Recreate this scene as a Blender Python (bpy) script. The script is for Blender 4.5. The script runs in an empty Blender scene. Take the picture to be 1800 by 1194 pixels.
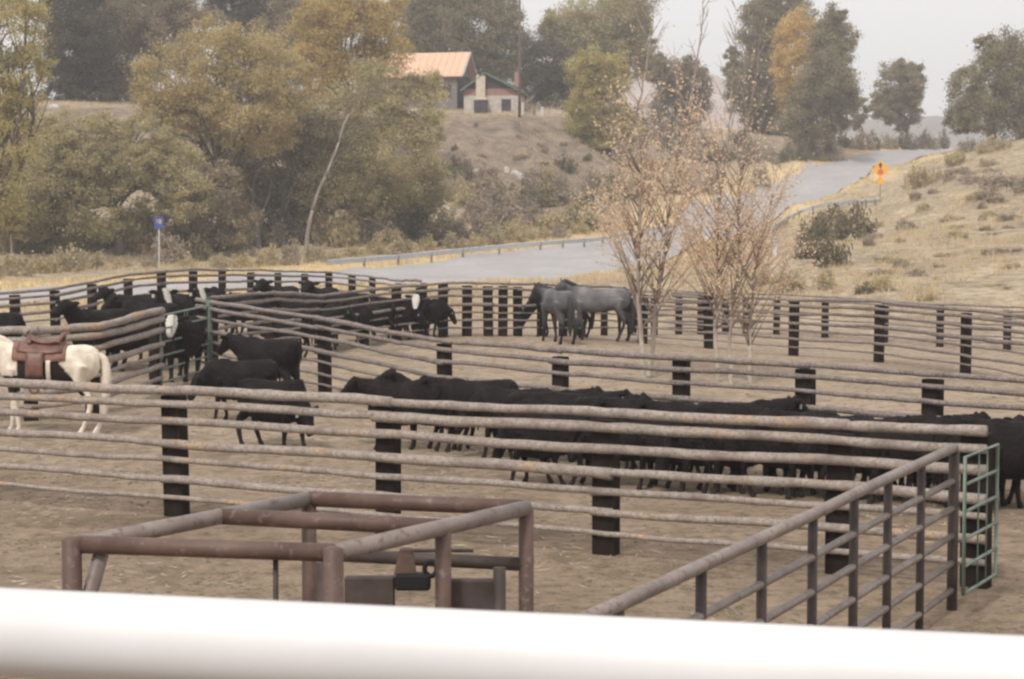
import bpy, math, random
import numpy as np
from mathutils import Vector, Matrix
R = math.radians
PI = math.pi
scene = bpy.context.scene
C = scene.collection

# ------------------------------------------------------------------ camera
F = 3200.0                      # focal length in pixels of the 1800 px wide photograph
CAMZ = 3.4
PITCH = math.atan(207.0 / F)
cam = bpy.data.cameras.new("camera")
camo = bpy.data.objects.new("camera", cam)
C.objects.link(camo)
camo.location = (0, 0, CAMZ)
camo.rotation_euler = (R(90) - PITCH, 0, 0)
cam.sensor_width = 36.0
cam.lens = 36.0 * F / 1800.0
cam.clip_end = 6000
cam.clip_start = 0.1
cam.dof.use_dof = True
cam.dof.focus_distance = 24.0
cam.dof.aperture_fstop = 16.0
scene.camera = camo

# ------------------------------------------------------------------ world, sun, exposure
SUN_EL, SUN_AZ = R(50), R(205)     # azimuth clockwise from +Y: behind the camera, a little to the left
w = bpy.data.worlds.new("World"); scene.world = w; w.use_nodes = True
nt = w.node_tree; nt.nodes.clear()
out = nt.nodes.new("ShaderNodeOutputWorld")
sky = nt.nodes.new("ShaderNodeTexSky"); sky.sky_type = 'NISHITA'; sky.sun_disc = False
sky.sun_elevation = SUN_EL; sky.sun_rotation = SUN_AZ; sky.dust_density = 4.0; sky.air_density = 1.0
b1 = nt.nodes.new("ShaderNodeBackground"); b1.inputs[1].default_value = 0.10
nt.links.new(sky.outputs[0], b1.inputs[0])
b2 = nt.nodes.new("ShaderNodeBackground"); b2.inputs[0].default_value = (0.965, 0.945, 0.94, 1); b2.inputs[1].default_value = 0.88
tc = nt.nodes.new("ShaderNodeTexCoord")
nz = nt.nodes.new("ShaderNodeTexNoise"); nz.inputs['Scale'].default_value = 2.2; nz.inputs['Detail'].default_value = 4
nt.links.new(tc.outputs['Generated'], nz.inputs['Vector'])
rp = nt.nodes.new("ShaderNodeValToRGB")
rp.color_ramp.elements[0].position = 0.35; rp.color_ramp.elements[0].color = (0.90, 0.90, 0.90, 1)
rp.color_ramp.elements[1].position = 0.55; rp.color_ramp.elements[1].color = (0.97, 0.97, 0.97, 1)
nt.links.new(nz.outputs['Fac'], rp.inputs[0])
mx = nt.nodes.new("ShaderNodeMixShader")
nt.links.new(rp.outputs[0], mx.inputs[0]); nt.links.new(b1.outputs[0], mx.inputs[1]); nt.links.new(b2.outputs[0], mx.inputs[2])
nt.links.new(mx.outputs[0], out.inputs[0])
sl = bpy.data.lights.new("sun", 'SUN'); sl.energy = 2.1; sl.angle = R(9); sl.color = (1.0, 0.94, 0.85)
so = bpy.data.objects.new("sun", sl); C.objects.link(so)
sd = Vector((math.sin(SUN_AZ) * math.cos(SUN_EL), math.cos(SUN_AZ) * math.cos(SUN_EL), math.sin(SUN_EL)))
so.rotation_euler = sd.to_track_quat('Z', 'Y').to_euler()
scene.view_settings.view_transform = 'Standard'
scene.view_settings.look = 'None'
scene.view_settings.exposure = 0.35
scene.view_settings.gamma = 1.0
scene.cycles.pixel_filter_type = 'BLACKMAN_HARRIS'
scene.cycles.filter_width = 2.5
scene.cycles.max_bounces = 6
scene.cycles.transparent_max_bounces = 4

# ------------------------------------------------------------------ picture -> world
CP, SP = math.cos(PITCH), math.sin(PITCH)
def P(px, py, Y):
    dx, dz = px - 900.0, 597.0 - py
    dy = F * CP + dz * SP
    dzz = -F * SP + dz * CP
    k = Y / dy
    return Vector((dx * k, Y, CAMZ + dzz * k))

ROAD_L = [(-350,530,78),(-100,517,86),(100,506,93),(300,496,100),(480,486,107),(640,472,117),(850,447,134),(1040,426,150),(1180,398,168),(1290,352,190),(1385,308,215),(1470,282,240),(1560,267,262),(1660,263,285),(1760,262,315)]
ROAD_R = [(-350,575,58),(-100,552,67),(100,534,76),(300,518,84),(500,506,92),(720,499,99),(1000,494,106),(1150,474,120),(1270,425,145),(1400,362,176),(1500,333,205),(1570,298,235),(1640,272,262),(1720,266,290),(1800,264,318)]
ctrl = []
for p in ROAD_L + ROAD_R: ctrl.append(tuple(P(*p)))
for p in [
    (100,606,40),(285,566,52),(490,553,61),(-80,640,36),(700,575,58),
    (820,591,50),(1100,590,56),(1365,588,66),(1652,610,63),(1770,616,62),(1395,626,48),(1545,636,46),(1695,658,41),
    (150,535,70),(600,520,82),(1000,520,88),(1250,520,84),
    (100,480,110),(400,462,126),(620,455,132),(-150,478,108),
    (200,448,132),(400,440,138),(550,432,142),(700,430,146),(900,412,156),(1010,398,163),(-150,448,132),
    (-100,195,176),(100,190,178),(220,192,176),(300,240,168),(370,300,162),
    (500,240,182),(650,215,190),(790,197,197),(900,197,197),(1000,196,199),(1045,215,199),(900,300,176),(980,300,178),(820,300,176),
    (1080,262,205),(1150,300,200),(1230,315,200),(1320,290,215),(1420,265,250),
    (1320,440,104),(1400,400,134),(1400,470,88),(1500,362,160),(1600,345,160),(1500,430,105),(1600,450,92),(1550,520,76),
    (1700,300,190),(1700,268,215),(1800,246,212),(1950,200,212),(1800,350,130),(1800,450,88),(1800,530,72),(1950,420,88),(1950,550,68),
    (1480,300,222),
]: ctrl.append(tuple(P(*p)))
for X in (-60, -30, -12, 0, 12, 30, 60):
    for Y in (-40, 0, 15, 27, 36): ctrl.append((X, Y, 0.0))
for X in (-12, -5, 3, 9): ctrl.append((X, 45, 0.05))
for X, Y, Z in [(-120,60,1),(-140,120,3),(-140,200,15),(-60,240,15.5),(0,240,15.5),(40,255,15),(-120,280,16),(0,320,17),(60,320,17),(120,330,17),(120,200,17),(120,120,11),(110,70,5),(100,20,2),(-100,20,0),(90,285,15.2),(160,260,18)]: ctrl.append((X, Y, Z))
ctrl = np.array(ctrl)
def _U(d2): return np.where(d2 > 1e-9, 0.5 * d2 * np.log(np.maximum(d2, 1e-9)), 0.0)
_n = len(ctrl)
_d2 = ((ctrl[:, None, :2] - ctrl[None, :, :2]) ** 2).sum(-1)
_K = _U(_d2) + np.eye(_n) * 6.0
_Pm = np.c_[np.ones(_n), ctrl[:, :2]]
_A = np.zeros((_n + 3, _n + 3)); _A[:_n, :_n] = _K; _A[:_n, _n:] = _Pm; _A[_n:, :_n] = _Pm.T
_w = np.linalg.solve(_A, np.r_[ctrl[:, 2], 0, 0, 0])
def sstep(a, b, x):
    t = np.clip((x - a) / (b - a), 0, 1); return t * t * (3 - 2 * t)
def Tn(x, y):
    x = np.atleast_1d(np.asarray(x, float)); y = np.atleast_1d(np.asarray(y, float))
    xc = np.clip(x, -150, 150); yc = np.clip(y, -40, 330)
    z = np.empty(x.shape)
    for i in range(0, len(x), 4000):
        a, b = xc[i:i+4000], yc[i:i+4000]
        z[i:i+4000] = _U((a[:, None] - ctrl[None, :, 0]) ** 2 + (b[:, None] - ctrl[None, :, 1]) ** 2) @ _w[:_n] + _w[_n] + _w[_n+1] * a + _w[_n+2] * b
    far = np.maximum(sstep(300, 380, y), sstep(140, 220, np.abs(x)) * sstep(40, 120, y))
    z = z * (1 - far) + (13.0 + 1.5 * np.sin(x * 0.011) ) * far
    amp = sstep(55, 110, y) * 0.11 + 0.012
    z += sstep(2.0, 6.0, z) * (1 - sstep(12.5, 14.5, z)) * (1 - sstep(35, 50, x)) * (0.75 * np.sin(x * .42 + 2 * np.sin(y * .17)) * np.sin(x * .11 + y * .23) + .4 * np.sin(x * .93 + y * .31))
    z += amp * (np.sin(x * 0.55 + 1.3 * np.sin(y * 0.21)) * np.sin(y * 0.47 + x * 0.1) + 0.5 * np.sin(x * 1.31 + 2.0) * np.sin(y * 1.13 + 0.4 * x))
    return z
def T(x, y): return float(Tn(x, y)[0])
def G(px, py, tries=60):
    """ground point seen at a pixel of the photograph"""
    a, b = 4.0, 420.0
    ys = np.linspace(a, b, 420)
    pts = np.array([tuple(P(px, py, y)) for y in ys])
    d = pts[:, 2] - Tn(pts[:, 0], pts[:, 1])
    i = np.where(d < 0)[0]
    if len(i) == 0: return Vector(pts[-1])
    i = max(1, i[0]); lo, hi = ys[i-1], ys[i]
    for _ in range(18):
        m = (lo + hi) / 2; p = P(px, py, m)
        if p.z < T(p.x, p.y): hi = m
        else: lo = m
    p = P(px, py, hi); p.z = T(p.x, p.y); return p
def GY(px, Y):
    x = (px - 900.0) / F * Y; return Vector((x, Y, T(x, Y)))

# ------------------------------------------------------------------ materials
def newmat(name):
    m = bpy.data.materials.new(name); m.use_nodes = True
    n = m.node_tree; n.nodes.clear()
    o = n.nodes.new("ShaderNodeOutputMaterial"); b = n.nodes.new("ShaderNodeBsdfPrincipled")
    n.links.new(b.outputs[0], o.inputs[0]); return m, n, b, o
def rampnode(n, fac, stops):
    r = n.nodes.new("ShaderNodeValToRGB"); e = r.color_ramp.elements
    while len(e) > 1: e.remove(e[-1])
    e[0].position = stops[0][0]; e[0].color = (*stops[0][1], 1)
    for p, c in stops[1:]:
        x = e.new(p); x.color = (*c, 1)
    n.links.new(fac, r.inputs[0]); return r
def noise(n, scale, detail=4, vec=None, rough=0.6, stretch=None):
    t = n.nodes.new("ShaderNodeTexNoise"); t.inputs['Scale'].default_value = scale; t.inputs['Detail'].default_value = detail
    t.inputs['Roughness'].default_value = rough
    tc = n.nodes.new("ShaderNodeTexCoord"); src = tc.outputs['Object']
    if stretch:
        mp = n.nodes.new("ShaderNodeMapping"); mp.inputs['Scale'].default_value = stretch
        n.links.new(src, mp.inputs[0]); src = mp.outputs[0]
    n.links.new(src, t.inputs['Vector']); return t
def mixc(n, fac, a, b, mode='MIX'):
    m = n.nodes.new("ShaderNodeMix"); m.data_type = 'RGBA'; m.blend_type = mode
    for s, v in ((0, fac), (6, a), (7, b)):
        if isinstance(v, (int, float)): m.inputs[s].default_value = v
        elif isinstance(v, tuple): m.inputs[s].default_value = (*v, 1)
        else: n.links.new(v, m.inputs[s])
    return m.outputs[2]
def bump(n, b, h, strength, dist=0.02):
    k = n.nodes.new("ShaderNodeBump"); k.inputs['Strength'].default_value = strength; k.inputs['Distance'].default_value = dist
    n.links.new(h, k.inputs['Height']); n.links.new(k.outputs[0], b.inputs['Normal'])
def mat(name, c1, c2, scale=3.0, rough=0.8, bumps=0.3, detail=5, stretch=None, metal=0.0, dist=0.02, fine=None):
    m, n, b, o = newmat(name)
    t = noise(n, scale, detail, stretch=stretch)
    r = rampnode(n, t.outputs['Fac'], [(0.3, c1), (0.7, c2)])
    col = r.outputs[0]
    if fine:
        t2 = noise(n, fine[0], 3, stretch=stretch); r2 = rampnode(n, t2.outputs['Fac'], [(fine[2], (0, 0, 0)), (fine[3], (1, 1, 1))])
        col = mixc(n, r2.outputs[0], col, fine[1])
    n.links.new(col, b.inputs['Base Color']); b.inputs['Roughness'].default_value = rough; b.inputs['Metallic'].default_value = metal
    if bumps: bump(n, b, t.outputs['Fac'], bumps, dist)
    return m
def leafmat(name, dark, light, trans=0.25, alt=None, nscale=0.35):
    dark = tuple(v * k for v, k in zip(dark, (2.2, 2.05, 1.75))); light = tuple(v * k for v, k in zip(light, (1.86, 1.80, 1.60))) if max(light) < .5 else light; trans = max(trans, .4)
    m, n, b, o = newmat(name)
    g = n.nodes.new("ShaderNodeNewGeometry")
    t = noise(n, nscale, 3)
    add = n.nodes.new("ShaderNodeMath"); add.operation = 'ADD'
    mul = n.nodes.new("ShaderNodeMath"); mul.operation = 'MULTIPLY'; mul.inputs[1].default_value = 0.45
    n.links.new(g.outputs['Random Per Island'], mul.inputs[0]); n.links.new(mul.outputs[0], add.inputs[0])
    mul2 = n.nodes.new("ShaderNodeMath"); mul2.operation = 'MULTIPLY_ADD'; mul2.inputs[1].default_value = 1.6; mul2.inputs[2].default_value = -0.5
    n.links.new(t.outputs['Fac'], mul2.inputs[0]); n.links.new(mul2.outputs[0], add.inputs[1])
    stops = [(0.05, dark), (0.75, light)]
    if alt: stops.append((1.0, alt))
    r = rampnode(n, add.outputs[0], stops)
    n.links.new(r.outputs[0], b.inputs['Base Color']); b.inputs['Roughness'].default_value = 0.75
    b.inputs['Specular IOR Level'].default_value = 0.2
    tr = n.nodes.new("ShaderNodeBsdfTranslucent"); n.links.new(r.outputs[0], tr.inputs[0])
    ms = n.nodes.new("ShaderNodeMixShader"); ms.inputs[0].default_value = trans
    n.links.new(b.outputs[0], ms.inputs[1]); n.links.new(tr.outputs[0], ms.inputs[2]); n.links.new(ms.outputs[0], o.inputs[0])
    return m
M = {}
M['tie'] = mat('tie_wood', (0.010, 0.007, 0.0065), (0.032, 0.023, 0.019), 6, 0.9, 0.6, stretch=(1, 1, .25))
def logmat(name, base, pale, orange, dark):
    m, n, b, o = newmat(name)
    t = noise(n, 2.2, 6); r = rampnode(n, t.outputs['Fac'], [(0.28, base), (0.5, pale), (0.72, base)])
    t2 = noise(n, 1.4, 4, rough=0.7); r2 = rampnode(n, t2.outputs['Fac'], [(0.56, (0, 0, 0)), (0.66, (1, 1, 1))])
    c = mixc(n, r2.outputs[0], r.outputs[0], orange)
    t3 = noise(n, 24, 6, rough=0.8); r3 = rampnode(n, t3.outputs['Fac'], [(0.34, (1, 1, 1)), (0.56, (0, 0, 0))])
    c = mixc(n, r3.outputs[0], c, dark)
    n.links.new(c, b.inputs['Base Color']); b.inputs['Roughness'].default_value = 0.85
    bump(n, b, t3.outputs['Fac'], 0.7, 0.02)
    return m
M['log'] = logmat('weathered_log', (0.215, 0.17, 0.145), (0.40, 0.34, 0.30), (0.45, 0.315, 0.21), (0.16, 0.13, 0.115))
M['log_far'] = logmat('grey_log', (0.155, 0.125, 0.115), (0.29, 0.245, 0.225), (0.29, 0.22, 0.165), (0.08, 0.063, 0.056))
M['rust'] = mat('rusty_pipe', (0.070, 0.039, 0.030), (0.135, 0.082, 0.064), 5, 0.6, 0.15, fine=(22, (0.20, 0.14, 0.125), 0.58, 0.75))
M['rust_dark'] = mat('dark_rusty_steel', (0.030, 0.021, 0.018), (0.075, 0.052, 0.044), 7, 0.7, 0.2)
M['rust_pale'] = mat('worn_grey_pipe', (0.15, 0.115, 0.102), (0.26, 0.218, 0.195), 4, 0.5, 0.12, fine=(18, (0.12, 0.07, 0.055), 0.55, 0.7))
M['green'] = mat('pale_green_paint', (0.105, 0.14, 0.112), (0.20, 0.245, 0.205), 6, 0.5, 0.05, fine=(14, (0.10, 0.11, 0.085), 0.6, 0.7))
M['green_dark'] = mat('dark_green_paint', (0.055, 0.085, 0.06), (0.11, 0.15, 0.115), 6, 0.55, 0.05)
M['white'] = mat('white_paint', (0.58, 0.575, 0.585), (0.66, 0.655, 0.665), 2.5, 0.45, 0.02)
M['steelgrey'] = mat('galvanised_steel', (0.42, 0.43, 0.45), (0.55, 0.56, 0.58), 2, 0.55, 0.05, metal=0.3)
M['postwood'] = mat('grey_post', (0.16, 0.13, 0.11), (0.28, 0.24, 0.2), 3, 0.85)
M['bark'] = mat('brown_bark', (0.075, 0.058, 0.048), (0.17, 0.135, 0.115), 3, 0.9, 0.6, stretch=(1, 1, .3), dist=0.05)
M['bark_pale'] = mat('pale_bark', (0.19, 0.16, 0.135), (0.34, 0.29, 0.25), 3, 0.85, 0.4, stretch=(1, 1, .3))
M['bark_sap'] = mat('sapling_bark', (0.22, 0.17, 0.145), (0.38, 0.31, 0.265), 8, 0.85, 0.4, stretch=(1, 1, .3))
M['wrap'] = mat('whitewash', (0.33, 0.29, 0.24), (0.50, 0.45, 0.37), 10, 0.8, 0.2)
M['black'] = mat('black_coat', (0.007, 0.0055, 0.006), (0.014, 0.011, 0.011), 7, 0.8, 0.25, dist=0.01)
M['rock'] = mat('pale_rock', (0.35, 0.33, 0.31), (0.6, 0.58, 0.56), 1.5, 0.9, 0.5)
M['leather'] = mat('brown_leather', (0.09, 0.040, 0.030), (0.20, 0.095, 0.07), 9, 0.5, 0.1)
M['cream'] = mat('cream_fleece', (0.55, 0.47, 0.38), (0.72, 0.64, 0.55), 12, 0.9, 0.4)
M['yellow'] = mat('yellow_reflective', (0.75, 0.36, 0.03), (0.82, 0.42, 0.05), 3, 0.5, 0)
M['signred'] = mat('red_reflective', (0.55, 0.10, 0.06), (0.62, 0.13, 0.08), 3, 0.5, 0)
M['signblack'] = mat('black_vinyl', (0.02, 0.02, 0.02), (0.03, 0.03, 0.03), 3, 0.5, 0)
M['signblue'] = mat('blue_reflective', (0.035, 0.06, 0.22), (0.05, 0.08, 0.28), 3, 0.5, 0)
M['signtext'] = mat('faded_yellow_vinyl', (0.55, 0.42, 0.22), (0.65, 0.5, 0.28), 3, 0.5, 0)
def furmat(name):
    m, n, b, o = newmat(name)
    a = n.nodes.new("ShaderNodeAttribute"); a.attribute_name = 'fur'
    t = noise(n, 6, 6, rough=.65); r = rampnode(n, t.outputs['Fac'], [(0.3, (0.74, 0.73, 0.71)), (0.7, (1.2, 1.2, 1.2))])
    c = mixc(n, 1.0, a.outputs['Color'], r.outputs[0], 'MULTIPLY')
    n.links.new(c, b.inputs['Base Color']); b.inputs['Roughness'].default_value = 0.75; b.inputs['Specular IOR Level'].default_value = 0.15
    bump(n, b, t.outputs['Fac'], 0.2, 0.01); return m
M['fur'] = furmat('coat')
for k_ in ('tie', 'black', 'signblack'): [n_ for n_ in M[k_].node_tree.nodes if n_.type == 'BSDF_PRINCIPLED'][0].inputs['Specular IOR Level'].default_value = 0.08
M['eartag'] = mat('pale_ear_tag', (0.35, 0.42, 0.32), (0.42, 0.5, 0.38), 4, .6, 0)

L = {
 'yellowgreen': leafmat('yellow_green_leaves', (0.11, 0.10, 0.050), (0.31, 0.275, 0.14), 0.3, (0.42, 0.36, 0.18)),
 'olive': leafmat('olive_leaves', (0.11, 0.10, 0.065), (0.29, 0.26, 0.165), 0.3),
 'olive_gold': leafmat('golden_olive_leaves', (0.125, 0.105, 0.06), (0.31, 0.26, 0.15), 0.3, (0.40, 0.32, 0.17)),
 'green': leafmat('grey_green_leaves', (0.066, 0.060, 0.042), (0.205, 0.182, 0.125), 0.25),
 'dark': leafmat('dark_leaves', (0.030, 0.028, 0.023), (0.095, 0.085, 0.066), 0.15),
 'greybrown': leafmat('grey_brown_leaves', (0.095, 0.080, 0.062), (0.225, 0.190, 0.145), 0.2),
 'gold': leafmat('golden_leaves', (0.115, 0.088, 0.042), (0.33, 0.262, 0.128), 0.3),
 'gold_bright': leafmat('bright_golden_leaves', (0.17, 0.125, 0.055), (0.42, 0.32, 0.145), 0.35),
 'orange': leafmat('orange_tan_leaves', (0.22, 0.135, 0.075), (0.44, 0.30, 0.175), 0.3),
 'sapling': leafmat('peach_autumn_leaves', (0.38, 0.29, 0.225), (0.74, 0.60, 0.455), 0.45, (0.80, 0.69, 0.52), 1.5),
 'sage': leafmat('sage_leaves', (0.13, 0.11, 0.075), (0.31, 0.27, 0.18), 0.2, nscale=1.2),
 'sage_pale': leafmat('pale_sage_leaves', (0.14, 0.122, 0.088), (0.27, 0.238, 0.175), 0.2, nscale=1.2),
 'sage_grey': leafmat('grey_sage_leaves', (0.10, 0.085, 0.075), (0.25, 0.215, 0.185), 0.2, nscale=1.2),
 'sage_dark': leafmat('dark_brush_leaves', (0.045, 0.04, 0.03), (0.135, 0.12, 0.085), 0.2, nscale=1.0),
 'drygrass': leafmat('dry_grass_blades', (0.27, 0.22, 0.15), (0.60, 0.50, 0.345), 0.3, nscale=0.25),
 'vergegrass': leafmat('yellow_verge_blades', (0.46, 0.36, 0.19), (0.78, 0.66, 0.40), 0.3, nscale=0.25),
}

# ------------------------------------------------------------------ helpers
def tag(o, label=None, cat=None, group=None, kind=None):
    if label: o['label'] = label
    if cat: o['category'] = cat
    if group: o['group'] = group
    if kind: o['kind'] = kind
    return o
def empty(name, loc, rz=0.0):
    o = bpy.data.objects.new(name, None); C.objects.link(o); o.location = loc; o.rotation_euler = (0, 0, rz); o.empty_display_size = 0.3
    return o
def link_mesh(name, me, m, parent=None, loc=None):
    o = bpy.data.objects.new(name, me); C.objects.link(o)
    if m is not None and len(me.materials) == 0: me.materials.append(m)
    if parent is not None: o.parent = parent
    if loc is not None: o.location = loc
    return o
def copy_tree(o, parent=None):
    c = o.copy(); C.objects.link(c); c.parent = parent
    for ch in o.children: copy_tree(ch, c)
    return c
class MB:
    def __init__(s, off=(0, 0, 0)): s.v = []; s.f = []; s.off = Vector(off)
    def add(s, vs, fs):
        k = len(s.v); s.v += [tuple(Vector(v) - s.off) for v in vs]; s.f += [tuple(i + k for i in f) for f in fs]
    def box(s, c, size, mtx=None, bev=0.0):
        x, y, z = [d / 2 for d in size]; c = Vector(c)
        if bev > 0:
            b = bev; vs = []; 
            for sx in (-1, 1):
                for sy in (-1, 1):
                    for sz in (-1, 1):
                        vs += [(sx*(x-b), sy*(y-b), sz*z), (sx*(x-b), sy*y, sz*(z-b)), (sx*x, sy*(y-b), sz*(z-b))]
            import bmesh
            bm = bmesh.new()
            for v in vs: bm.verts.new(v)
            bmesh.ops.convex_hull(bm, input=bm.verts); bm.verts.index_update()
            fs = [[q.index for q in f.verts] for f in bm.faces]; vs = [v.co.copy() for v in bm.verts]; bm.free()
        else:
            vs = [(a*x, b*y, d*z) for a in (-1, 1) for b in (-1, 1) for d in (-1, 1)]
            fs = [(0,1,3,2),(4,6,7,5),(0,4,5,1),(2,3,7,6),(0,2,6,4),(1,5,7,3)]
        m3 = mtx if mtx is not None else Matrix.Identity(3)
        s.add([m3 @ Vector(v) + c for v in vs], fs)
    def tube(s, pts, rad, sides=8, cap=True, flat=None):
        pts = [Vector(p) for p in pts]; n = len(pts)
        if isinstance(rad, (int, float)): rad = [rad] * n
        vs = []; ref = None
        for i, p in enumerate(pts):
            d = (pts[min(i+1, n-1)] - pts[max(i-1, 0)]).normalized()
            if ref is None:
                ref = Vector((0, 0, 1)) if abs(d.z) < 0.9 else Vector((0, 1, 0))
            u = (ref - d * ref.dot(d))
            if u.length < 1e-4: u = d.orthogonal()
            u.normalize(); ref = u; v = d.cross(u)
            r = rad[i]
            ru, rv = (r, r) if not isinstance(r, tuple) else r
            for k in range(sides):
                a = 2 * PI * k / sides; vs.append(p + u * math.cos(a) * ru + v * math.sin(a) * rv)
        fs = []
        for i in range(n - 1):
            for k in range(sides):
                a = i * sides + k; b = i * sides + (k + 1) % sides
                fs.append((a, b, b + sides, a + sides))
        if cap: fs.append(tuple(range(sides))[::-1]); fs.append(tuple(range((n-1)*sides, n*sides)))
        s.add(vs, fs)
    def ell(s, c, r, seg=14, rings=10, mtx=None):
        vs = []; fs = []; c = Vector(c)
        for i in range(rings + 1):
            t = PI * i / rings
            for k in range(seg):
                a = 2 * PI * k / seg
                v = Vector((math.sin(t) * math.cos(a) * r[0], math.sin(t) * math.sin(a) * r[1], math.cos(t) * r[2]))
                vs.append((mtx @ v if mtx is not None else v) + c)
        for i in range(rings):
            for k in range(seg):
                a = i * seg + k; b = i * seg + (k + 1) % seg
                fs.append((a, a + seg, b + seg, b))
        s.add(vs, fs)
    def mesh(s, name, smooth=True):
        me = bpy.data.meshes.new(name); me.from_pydata(s.v, [], s.f); me.validate()
        if smooth: me.polygons.foreach_set('use_smooth', [True] * len(me.polygons))
        me.update(); return me
    def build(s, name, m, parent=None, smooth=True, loc=None):
        return link_mesh(name, s.mesh(name, smooth), m, parent, loc)

rng = np.random.default_rng(11)
def quads_mesh(name, cen, su, sv, r, upright=0.0):
    """many small leaf faces: centres (N,3), half sizes su, sv"""
    n = len(cen)
    a = r.normal(size=(n, 3)); a /= np.linalg.norm(a, axis=1)[:, None]
    if upright > 0:
        a = a * (1 - upright) + np.array([0, 0, 1.0]) * upright; a /= np.linalg.norm(a, axis=1)[:, None]
    b = r.normal(size=(n, 3)); b -= (a * b).sum(1)[:, None] * a; b /= np.linalg.norm(b, axis=1)[:, None]
    k = r.uniform(0.65, 1.35, size=(n, 1))
    a = a * su * k; b = b * sv * k
    co = np.stack([cen - a, cen + b * 0.9 - a * 0.1, cen + a, cen - b * 0.9 + a * 0.1], 1).reshape(-1, 3)
    me = bpy.data.meshes.new(name)
    me.vertices.add(n * 4); me.vertices.foreach_set('co', co.ravel().astype(np.float32))
    me.loops.add(n * 4); me.loops.foreach_set('vertex_index', np.arange(n * 4, dtype=np.int32))
    me.polygons.add(n); me.polygons.foreach_set('loop_start', np.arange(0, n * 4, 4, dtype=np.int32)); 
    me.polygons.foreach_set('loop_total', np.full(n, 4, dtype=np.int32))
    me.update(calc_edges=True); return me

# ------------------------------------------------------------------ terrain
def poly_mask(x, y, poly):
    ins = np.zeros(x.shape, bool); n = len(poly); j = n - 1
    for i in range(n):
        xi, yi = poly[i]; xj, yj = poly[j]
        c = ((yi > y) != (yj > y)) & (x < (xj - xi) * (y - yi) / (yj - yi + 1e-12) + xi)
        ins ^= c; j = i
    return ins
roadL = [P(*p) for p in ROAD_L]; roadR = [P(*p) for p in ROAD_R]
def resample(pts, n):
    pts = np.array([(p.x, p.y) for p in pts]); d = np.r_[0, np.cumsum(np.linalg.norm(np.diff(pts, axis=0), axis=1))]
    t = np.linspace(0, 1, len(pts)); tt = np.linspace(0, 1, n)
    out = []
    for k in range(2):
        c = np.interp(tt, t, pts[:, k]); ker = np.ones(9) / 9; c2 = np.convolve(np.pad(c, 4, mode='edge'), ker, 'valid'); c2[0] = c[0]; c2[-1] = c[-1]; out.append(c2)
    return np.c_[out[0], out[1]]
NR = 140
rl = resample(roadL, NR); rr = resample(roadR, NR)
poly_road = [tuple(p) for p in rl] + [tuple(p) for p in rr[::-1]]
rc = (rl + rr) / 2
def road_dist(x, y):
    d = np.full(x.shape, 1e9)
    for seg in (rl[::3], rr[::3]):
        for p in seg: d = np.minimum(d, np.hypot(x - p[0], y - p[1]))
    return d
xs = np.unique(np.r_[np.arange(-2500, -260, 160.), np.arange(-260, -90, 6.), np.arange(-90, 100, 0.8), np.arange(100, 260, 6.), np.arange(260, 2500, 160.)])
ys = np.unique(np.r_[np.arange(-60, 10, 5.), np.arange(10, 120, 0.8), np.arange(120, 300, 1.3), np.arange(300, 420, 6.), np.arange(420, 4000, 200.)])
GX, GYY = np.meshgrid(xs, ys); gx, gy = GX.ravel(), GYY.ravel()
gz = Tn(gx, gy)
inr = poly_mask(gx, gy, poly_road); rdist = road_dist(gx, gy)
gz2 = gz - np.where(inr, 0.26 * sstep(0.2, 2.4, rdist), 0.0)
me = bpy.data.meshes.new('ground')
nx, ny = len(xs), len(ys)
idx = np.arange(nx * ny).reshape(ny, nx)
fq = np.stack([idx[:-1, :-1], idx[:-1, 1:], idx[1:, 1:], idx[1:, :-1]], -1).reshape(-1, 4)
me.vertices.add(nx * ny); me.vertices.foreach_set('co', np.c_[gx, gy, gz2].astype(np.float32).ravel())
me.loops.add(fq.size); me.loops.foreach_set('vertex_index', fq.ravel().astype(np.int32))
me.polygons.add(len(fq)); me.polygons.foreach_set('loop_start', np.arange(0, fq.size, 4, dtype=np.int32)); me.polygons.foreach_set('loop_total', np.full(len(fq), 4, dtype=np.int32))
me.polygons.foreach_set('use_smooth', np.ones(len(fq), bool)); me.update(calc_edges=True)
# zones: r = dry grass cover, g = yellow verge, b = brushy grey bluff
fl = -0.0
line = np.interp(gx, [-60, -14, -9, -4, 3, 10, 16, 60], [34, 44, 58, 64, 66, 68, 66, 64])
grass = sstep(-2, 4, gy - line)
verge = np.exp(-(rdist / 4.5) ** 2) * (~inr) * grass
bluff = sstep(4.0, 8.0, gz) * (1 - sstep(20, 45, gx)) * (1 - sstep(14.2, 15.0, gz))
damp = 1 - sstep(19, 33, gy)
col = np.c_[grass, verge, bluff, damp].astype(np.float32)
ca = me.color_attributes.new('zone', 'FLOAT_COLOR', 'POINT'); ca.data.foreach_set('color', col.ravel())
m, n, b, o = newmat('earth')
at = n.nodes.new("ShaderNodeAttribute"); at.attribute_name = 'zone'
sep = n.nodes.new("ShaderNodeSeparateColor"); n.links.new(at.outputs['Color'], sep.inputs[0])
d1 = noise(n, 0.35, 6, rough=0.65); dr = rampnode(n, d1.outputs['Fac'], [(0.3, (0.345, 0.268, 0.202)), (0.5, (0.435, 0.342, 0.258)), (0.7, (0.495, 0.395, 0.30))])
d2 = noise(n, 5.0, 6, rough=0.75); dr2 = rampnode(n, d2.outputs['Fac'], [(0.32, (0.50, 0.49, 0.46)), (0.5, (1, 1, 1)), (0.66, (1.22, 1.2, 1.15))])
dirt = mixc(n, 1.0, dr.outputs[0], dr2.outputs[0], 'MULTIPLY')
d3 = noise(n, 1.1, 5, rough=0.7); dr3 = rampnode(n, d3.outputs['Fac'], [(0.50, (0, 0, 0)), (0.68, (0.75, 0.75, 0.75))])
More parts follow.
